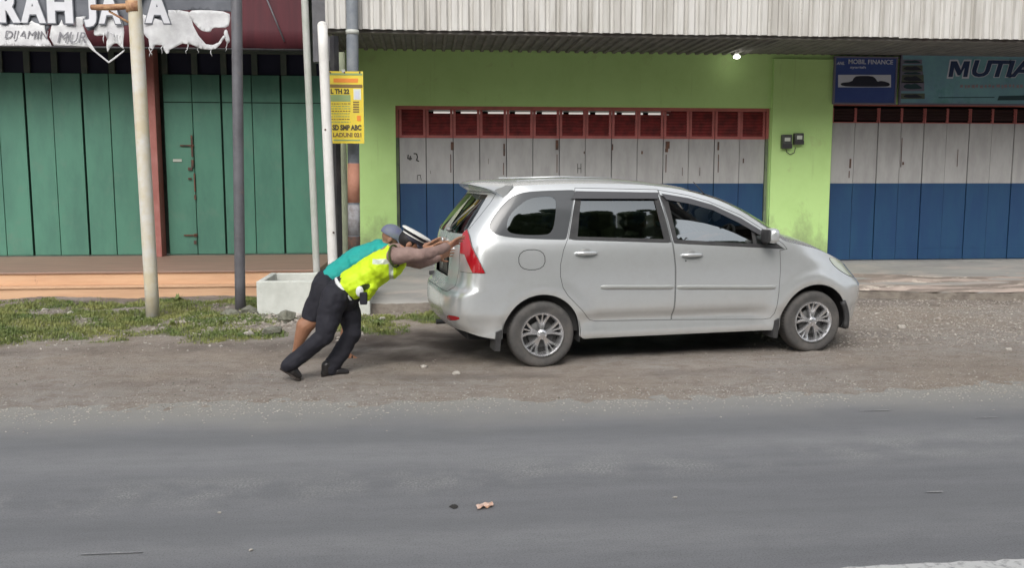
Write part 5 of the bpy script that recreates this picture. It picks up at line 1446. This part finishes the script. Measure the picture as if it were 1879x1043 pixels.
# service cap: dark band, white crown, visor
def officer_cap():
    c=V(757,440,7.42); nrm=(Vector((.50,0,.86))).normalized(); fx=Vector((.86,0,-.50)); fy=Vector((0,1,0))
    def ring(h,rx,ry,sh=0,n=32): return [c+nrm*h+fx*(rx*math.cos(2*PI*k/n)+sh)+fy*(ry*math.sin(2*PI*k/n)) for k in range(n)]
    def loft(rs,nm,m,par,capt=False):
        mb=MB(); n=32
        for r in rs: mb.v+=r
        for i in range(len(rs)-1):
            for k in range(n): k2=(k+1)%n; mb.f.append((i*n+k,i*n+k2,(i+1)*n+k2,(i+1)*n+k)); mb.mi.append(0)
        if capt: mb.f.append(tuple((len(rs)-1)*n+k for k in range(n))); mb.mi.append(0)
        return mb.obj(nm,m,par,smooth=False,off=off,auto=40)
    b=loft([ring(-.010,.096,.082),ring(.020,.100,.086)],'cap',M['cap_dark'],po)
    loft([ring(.020,.102,.088),ring(.030,.104,.090)],'cap_piping',M['cap_white'],b)
    loft([ring(.030,.100,.088),ring(.048,.118,.104,.004),ring(.056,.128,.114,.006)],'cap_side',M['cap_dark'],b)
    loft([ring(.054,.133,.119,.006),ring(.064,.134,.120,.006),ring(.072,.118,.105,.006),ring(.076,.06,.05,.006)],'cap_crown',M['cap_white'],b,True)
    mb=MB(); n=14
    for k in range(n+1):
        a=-1.1+2.2*k/n; 
        mb.v+= [c+nrm*-.006+fx*(.094*math.cos(a))+fy*(.082*math.sin(a)), c+nrm*(-.030)+fx*(.094*math.cos(a)+.055*math.cos(a))+fy*(.086*math.sin(a))]
    for k in range(n): mb.f.append((2*k,2*k+1,2*k+3,2*k+2)); mb.mi.append(0)
    v=mb.obj('visor',M['cap_dark'],b,smooth=True,off=off); v.modifiers.new('s','SOLIDIFY').thickness=.003
officer_cap()
mb=MB(); mb.ball(hc+rot@Vector((0,-.020,.03)),(.079,.094,.088),rot,20,14)
organic('hair',mb,M['hair'],po,off,.007,2,cut=[(hc+rot@Vector((0,.02,0)),rot@Vector((0,1,-.3)))])
# ---------------------------------------------------------------- second man, teal shirt and dark shorts
off=(V(600,520,8.1).x,8.1,0)
p2=thing('person','man in a teal shirt, dark shorts and blue cap pushing from behind the officer','person',off)
pl_=V(604,520,8.10); ch_=V(660,480,8.08); us_=V(695,460,8.07)
sN=V(703,462,7.92); eN=V(752,470,7.98); wN=V(792,455,8.02); hN=V(814,448,8.06)
sF=V(700,460,8.24); eF=V(750,466,8.32); wF=V(784,450,8.36); hF=V(803,440,8.40)
h2=V(718,440,8.04)
f2=(V(760,470,8.04)-h2).normalized(); u2=Vector((.55,0,.83))
hN2=V(596,530,8.00); kN2=V(575,588,7.96); aN2=V(545,637,8.0)
hF2=V(608,532,8.20); kF2=V(640,595,8.18); aF2=V(632,650,8.15)
mb=MB()
chain(mb,[pl_,ch_,us_],[.11,.12,.09]); capsule(mb,sN,sF,.055,.055); chain(mb,[us_,V(706,452,8.05),h2],[.06,.055,.05])
chain(mb,[sN,eN,wN],[.05,.038,.026]); chain(mb,[sF,eF,wF],[.05,.038,.026])
chain(mb,[hN2,kN2],[.085,.060]); chain(mb,[kN2,V(560,598,7.98),V(553,615,7.98),aN2],[.060,.078,.058,.035]); capsule(mb,hN2,hF2,.09,.09)
chain(mb,[hF2,kF2],[.085,.058]); chain(mb,[kF2,V(636,612,8.17),aF2],[.056,.058,.036])
# feet
capsule(mb,aN2,V(541,650,8.02),.032,.028); capsule(mb,V(541,650,8.02),V(556,662,8.03),.028,.022)
capsule(mb,aF2,V(652,660,8.14),.034,.024); capsule(mb,aF2,V(630,658,8.15),.032,.03)
rot=head(mb,h2,f2,u2,.98)
hand(mb,wN,hN,1,pn,spread=.2,curl=.2); hand(mb,wF,hF,-1,pn,spread=.2,curl=.2)
organic('body',mb,M['skin'],p2,off,.0065,3)
eyes('eye',h2,rot,p2,off)
mb=MB(); d2_=(ch_-pl_).normalized(); v2_=Vector((-d2_.z,0,d2_.x))
capsule(mb,V(612,513,8.10),ch_,.128,.138,1.2,v2_); capsule(mb,ch_,us_,.138,.105,1.4,v2_); capsule(mb,sN,sF,.075,.075)
chain(mb,[sN,V(735,466,7.95)],[.078,.066]); chain(mb,[sF,V(732,464,8.28)],[.078,.066]); capsule(mb,us_,V(702,455,8.06),.08,.07)
organic('shirt',mb,M['teal'],p2,off,.009,5,wr=.011,ws=10,cut=[(V(599,517,8.1),-d2_)])
mb=MB()
capsule(mb,pl_,V(612,513,8.1),.140,.126,1.15,v2_); capsule(mb,hN2,hF2,.115,.115)
chain(mb,[hN2,V(585,560,8.0),V(577,580,8.0)],[.125,.115,.112]); chain(mb,[hF2,V(626,565,8.19),V(636,584,8.18)],[.118,.110,.105])
tdir=(kN2-hN2).normalized()
organic('shorts',mb,M['trousers'],p2,off,.009,4,wr=.011,ws=9,cut=[(V(577,587,8.0),Vector((-.25,0,-1)).normalized())])
for (a_,b_) in ((V(536,654,8.02),V(560,665,8.03)),(V(624,662,8.15),V(660,664,8.14))):
    d=(b_-a_).normalized(); s=MB(); x=Vector((0,1,0)); u_=Vector((-d.z,0,d.x)); L_=(b_-a_).length
    for h in (-.012,.004): s.v+=[a_+d*(L_*t_)+x*w__+u_*h for (t_,w__) in ((-.05,0),(0,.028),(.3,.032),(.75,.046),(1,.03),(1.05,0),(1,-.03),(.75,-.046),(.3,-.032),(0,-.028))]
    n=10; s.f=[tuple(range(n))[::-1],tuple(range(n,2*n))]+[(i,(i+1)%n,n+(i+1)%n,n+i) for i in range(n)]; s.mi=[0]*len(s.f)
    so_=s.obj('sandal',M['sole'],p2,off=off)
    pts=[a_+d*L_*.62+x*(.045*math.cos(t))+u_*(.052*math.sin(t)) for t in [PI*k/10 for k in range(11)]]
    MB().tube(pts,.007,6).obj('strap',M['shoe'],so_,smooth=True,off=off)
# cap
def dome(c,rot,par,m,s):
    mb=MB(); mb.ball(c+rot@Vector((0,-.014*s,.036*s)),(.086*s,.108*s,.092*s),rot,24,16)
    o=organic('cap',mb,m,par,off,.006,2,cut=[(c+rot@Vector((0,0,.024*s)),rot@Vector((0,.12,-1)))])
    b=MB(); n=16
    for k in range(n+1):
        a=-1.15+2.3*k/n; 
        b.v+=[c+rot@Vector((.080*s*math.sin(a),.078*s*math.cos(a)+.004,.030*s)), c+rot@Vector((.078*s*math.sin(a),.078*s*math.cos(a)+.070*s*max(0,math.cos(a)*1.1),.016*s))]
    for k in range(n): b.f.append((2*k,2*k+1,2*k+3,2*k+2)); b.mi.append(0)
    v=b.obj('visor',m,o,smooth=True,off=off); v.modifiers.new('s','SOLIDIFY').thickness=.004
    return o
dome(h2,rot,p2,M['cap_blue'],1.04)
# ---------------------------------------------------------------- driver
CM=Matrix.Translation(Vector((.842,8.378,0)))@Matrix.Rotation(R(8.9),4,'Z')
def C(x,y,z): return CM@Vector((x,y,z))
off=tuple(C(1.30,-.38,.62))
dr=thing('person','driver in a grey shirt sitting behind the half open front window','person',off)
fw=(C(1,0,0)-C(0,0,0))
mb=MB()
chain(mb,[C(1.26,-.38,.74),C(1.18,-.38,1.0),C(1.15,-.38,1.16)],[.12,.12,.09]); chain(mb,[C(1.15,-.38,1.18),C(1.19,-.38,1.30)],[.055,.05])
rot=head(mb,C(1.21,-.38,1.345),fw,(0,0,1))
for sd in (-1,1):
    s_=C(1.16,-.38+.19*sd,1.13); e_=C(1.42,-.38+.24*sd,1.02); w__=C(1.70,-.38+.15*sd,1.10)
    chain(mb,[s_,e_,w__],[.05,.04,.028]); hand(mb,w__,C(1.84,-.38+.15*sd,1.13),sd,(0,0,-1),curl=1.3)
    chain(mb,[C(1.28,-.38+.1*sd,.72),C(1.70,-.38+.12*sd,.78),C(1.95,-.38+.12*sd,.45)],[.085,.06,.045])
organic('body',mb,M['skin'],dr,off,.009,3)
eyes('eye',C(1.21,-.38,1.345),rot,dr,off)
mb=MB(); chain(mb,[C(1.26,-.38,.78),C(1.18,-.38,1.0),C(1.15,-.38,1.14)],[.135,.14,.10],1.0)
capsule(mb,C(1.16,-.57,1.13),C(1.16,-.19,1.13),.07,.07)
for sd in (-1,1): chain(mb,[C(1.16,-.38+.19*sd,1.13),C(1.36,-.38+.23*sd,1.05)],[.07,.06])
organic('shirt',mb,M['grey_shirt'],dr,off,.012,4,wr=.006)
mb=MB(); mb.ball(C(1.195,-.38,1.385),(.084,.100,.086),rot,20,14)
organic('hair',mb,M['hair'],dr,off,.009,2,cut=[(C(1.24,-.38,1.36),Vector((fw.x*.7,fw.y*.7,-.7)))])
# ================================================================== LIGHT
w=bpy.data.worlds.new('World'); scene.world=w; w.use_nodes=True; nt=w.node_tree
bg=nt.nodes['Background']; sk=nt.nodes.new('ShaderNodeTexSky'); sk.sky_type='NISHITA'; sk.sun_disc=False
EL,AZ=R(40),R(195)
sk.sun_elevation=EL; sk.sun_rotation=AZ; sk.air_density=1.0; sk.dust_density=4.0; sk.ozone_density=1.0
hs=nt.nodes.new('ShaderNodeHueSaturation'); hs.inputs['Saturation'].default_value=.28
nt.links.new(sk.outputs[0],hs.inputs['Color']); nt.links.new(hs.outputs[0],bg.inputs['Color']); bg.inputs['Strength'].default_value=.13
sn=bpy.data.lights.new('sun','SUN'); sn.energy=1.2; sn.angle=R(40); sn.color=(1,.97,.92); so=bpy.data.objects.new('sun',sn); COL.objects.link(so)
# sky sun_rotation is measured clockwise from +Y; the sun stands behind the camera
d=Vector((math.sin(AZ)*math.cos(EL),math.cos(AZ)*math.cos(EL),math.sin(EL)))
so.rotation_euler=d.to_track_quat('Z','Y').to_euler()
scene.view_settings.view_transform='Standard'; scene.view_settings.look='None'; scene.view_settings.exposure=0.45; scene.view_settings.gamma=1
scene.render.engine='CYCLES'
scene.render.resolution_x=1024; scene.render.resolution_y=569
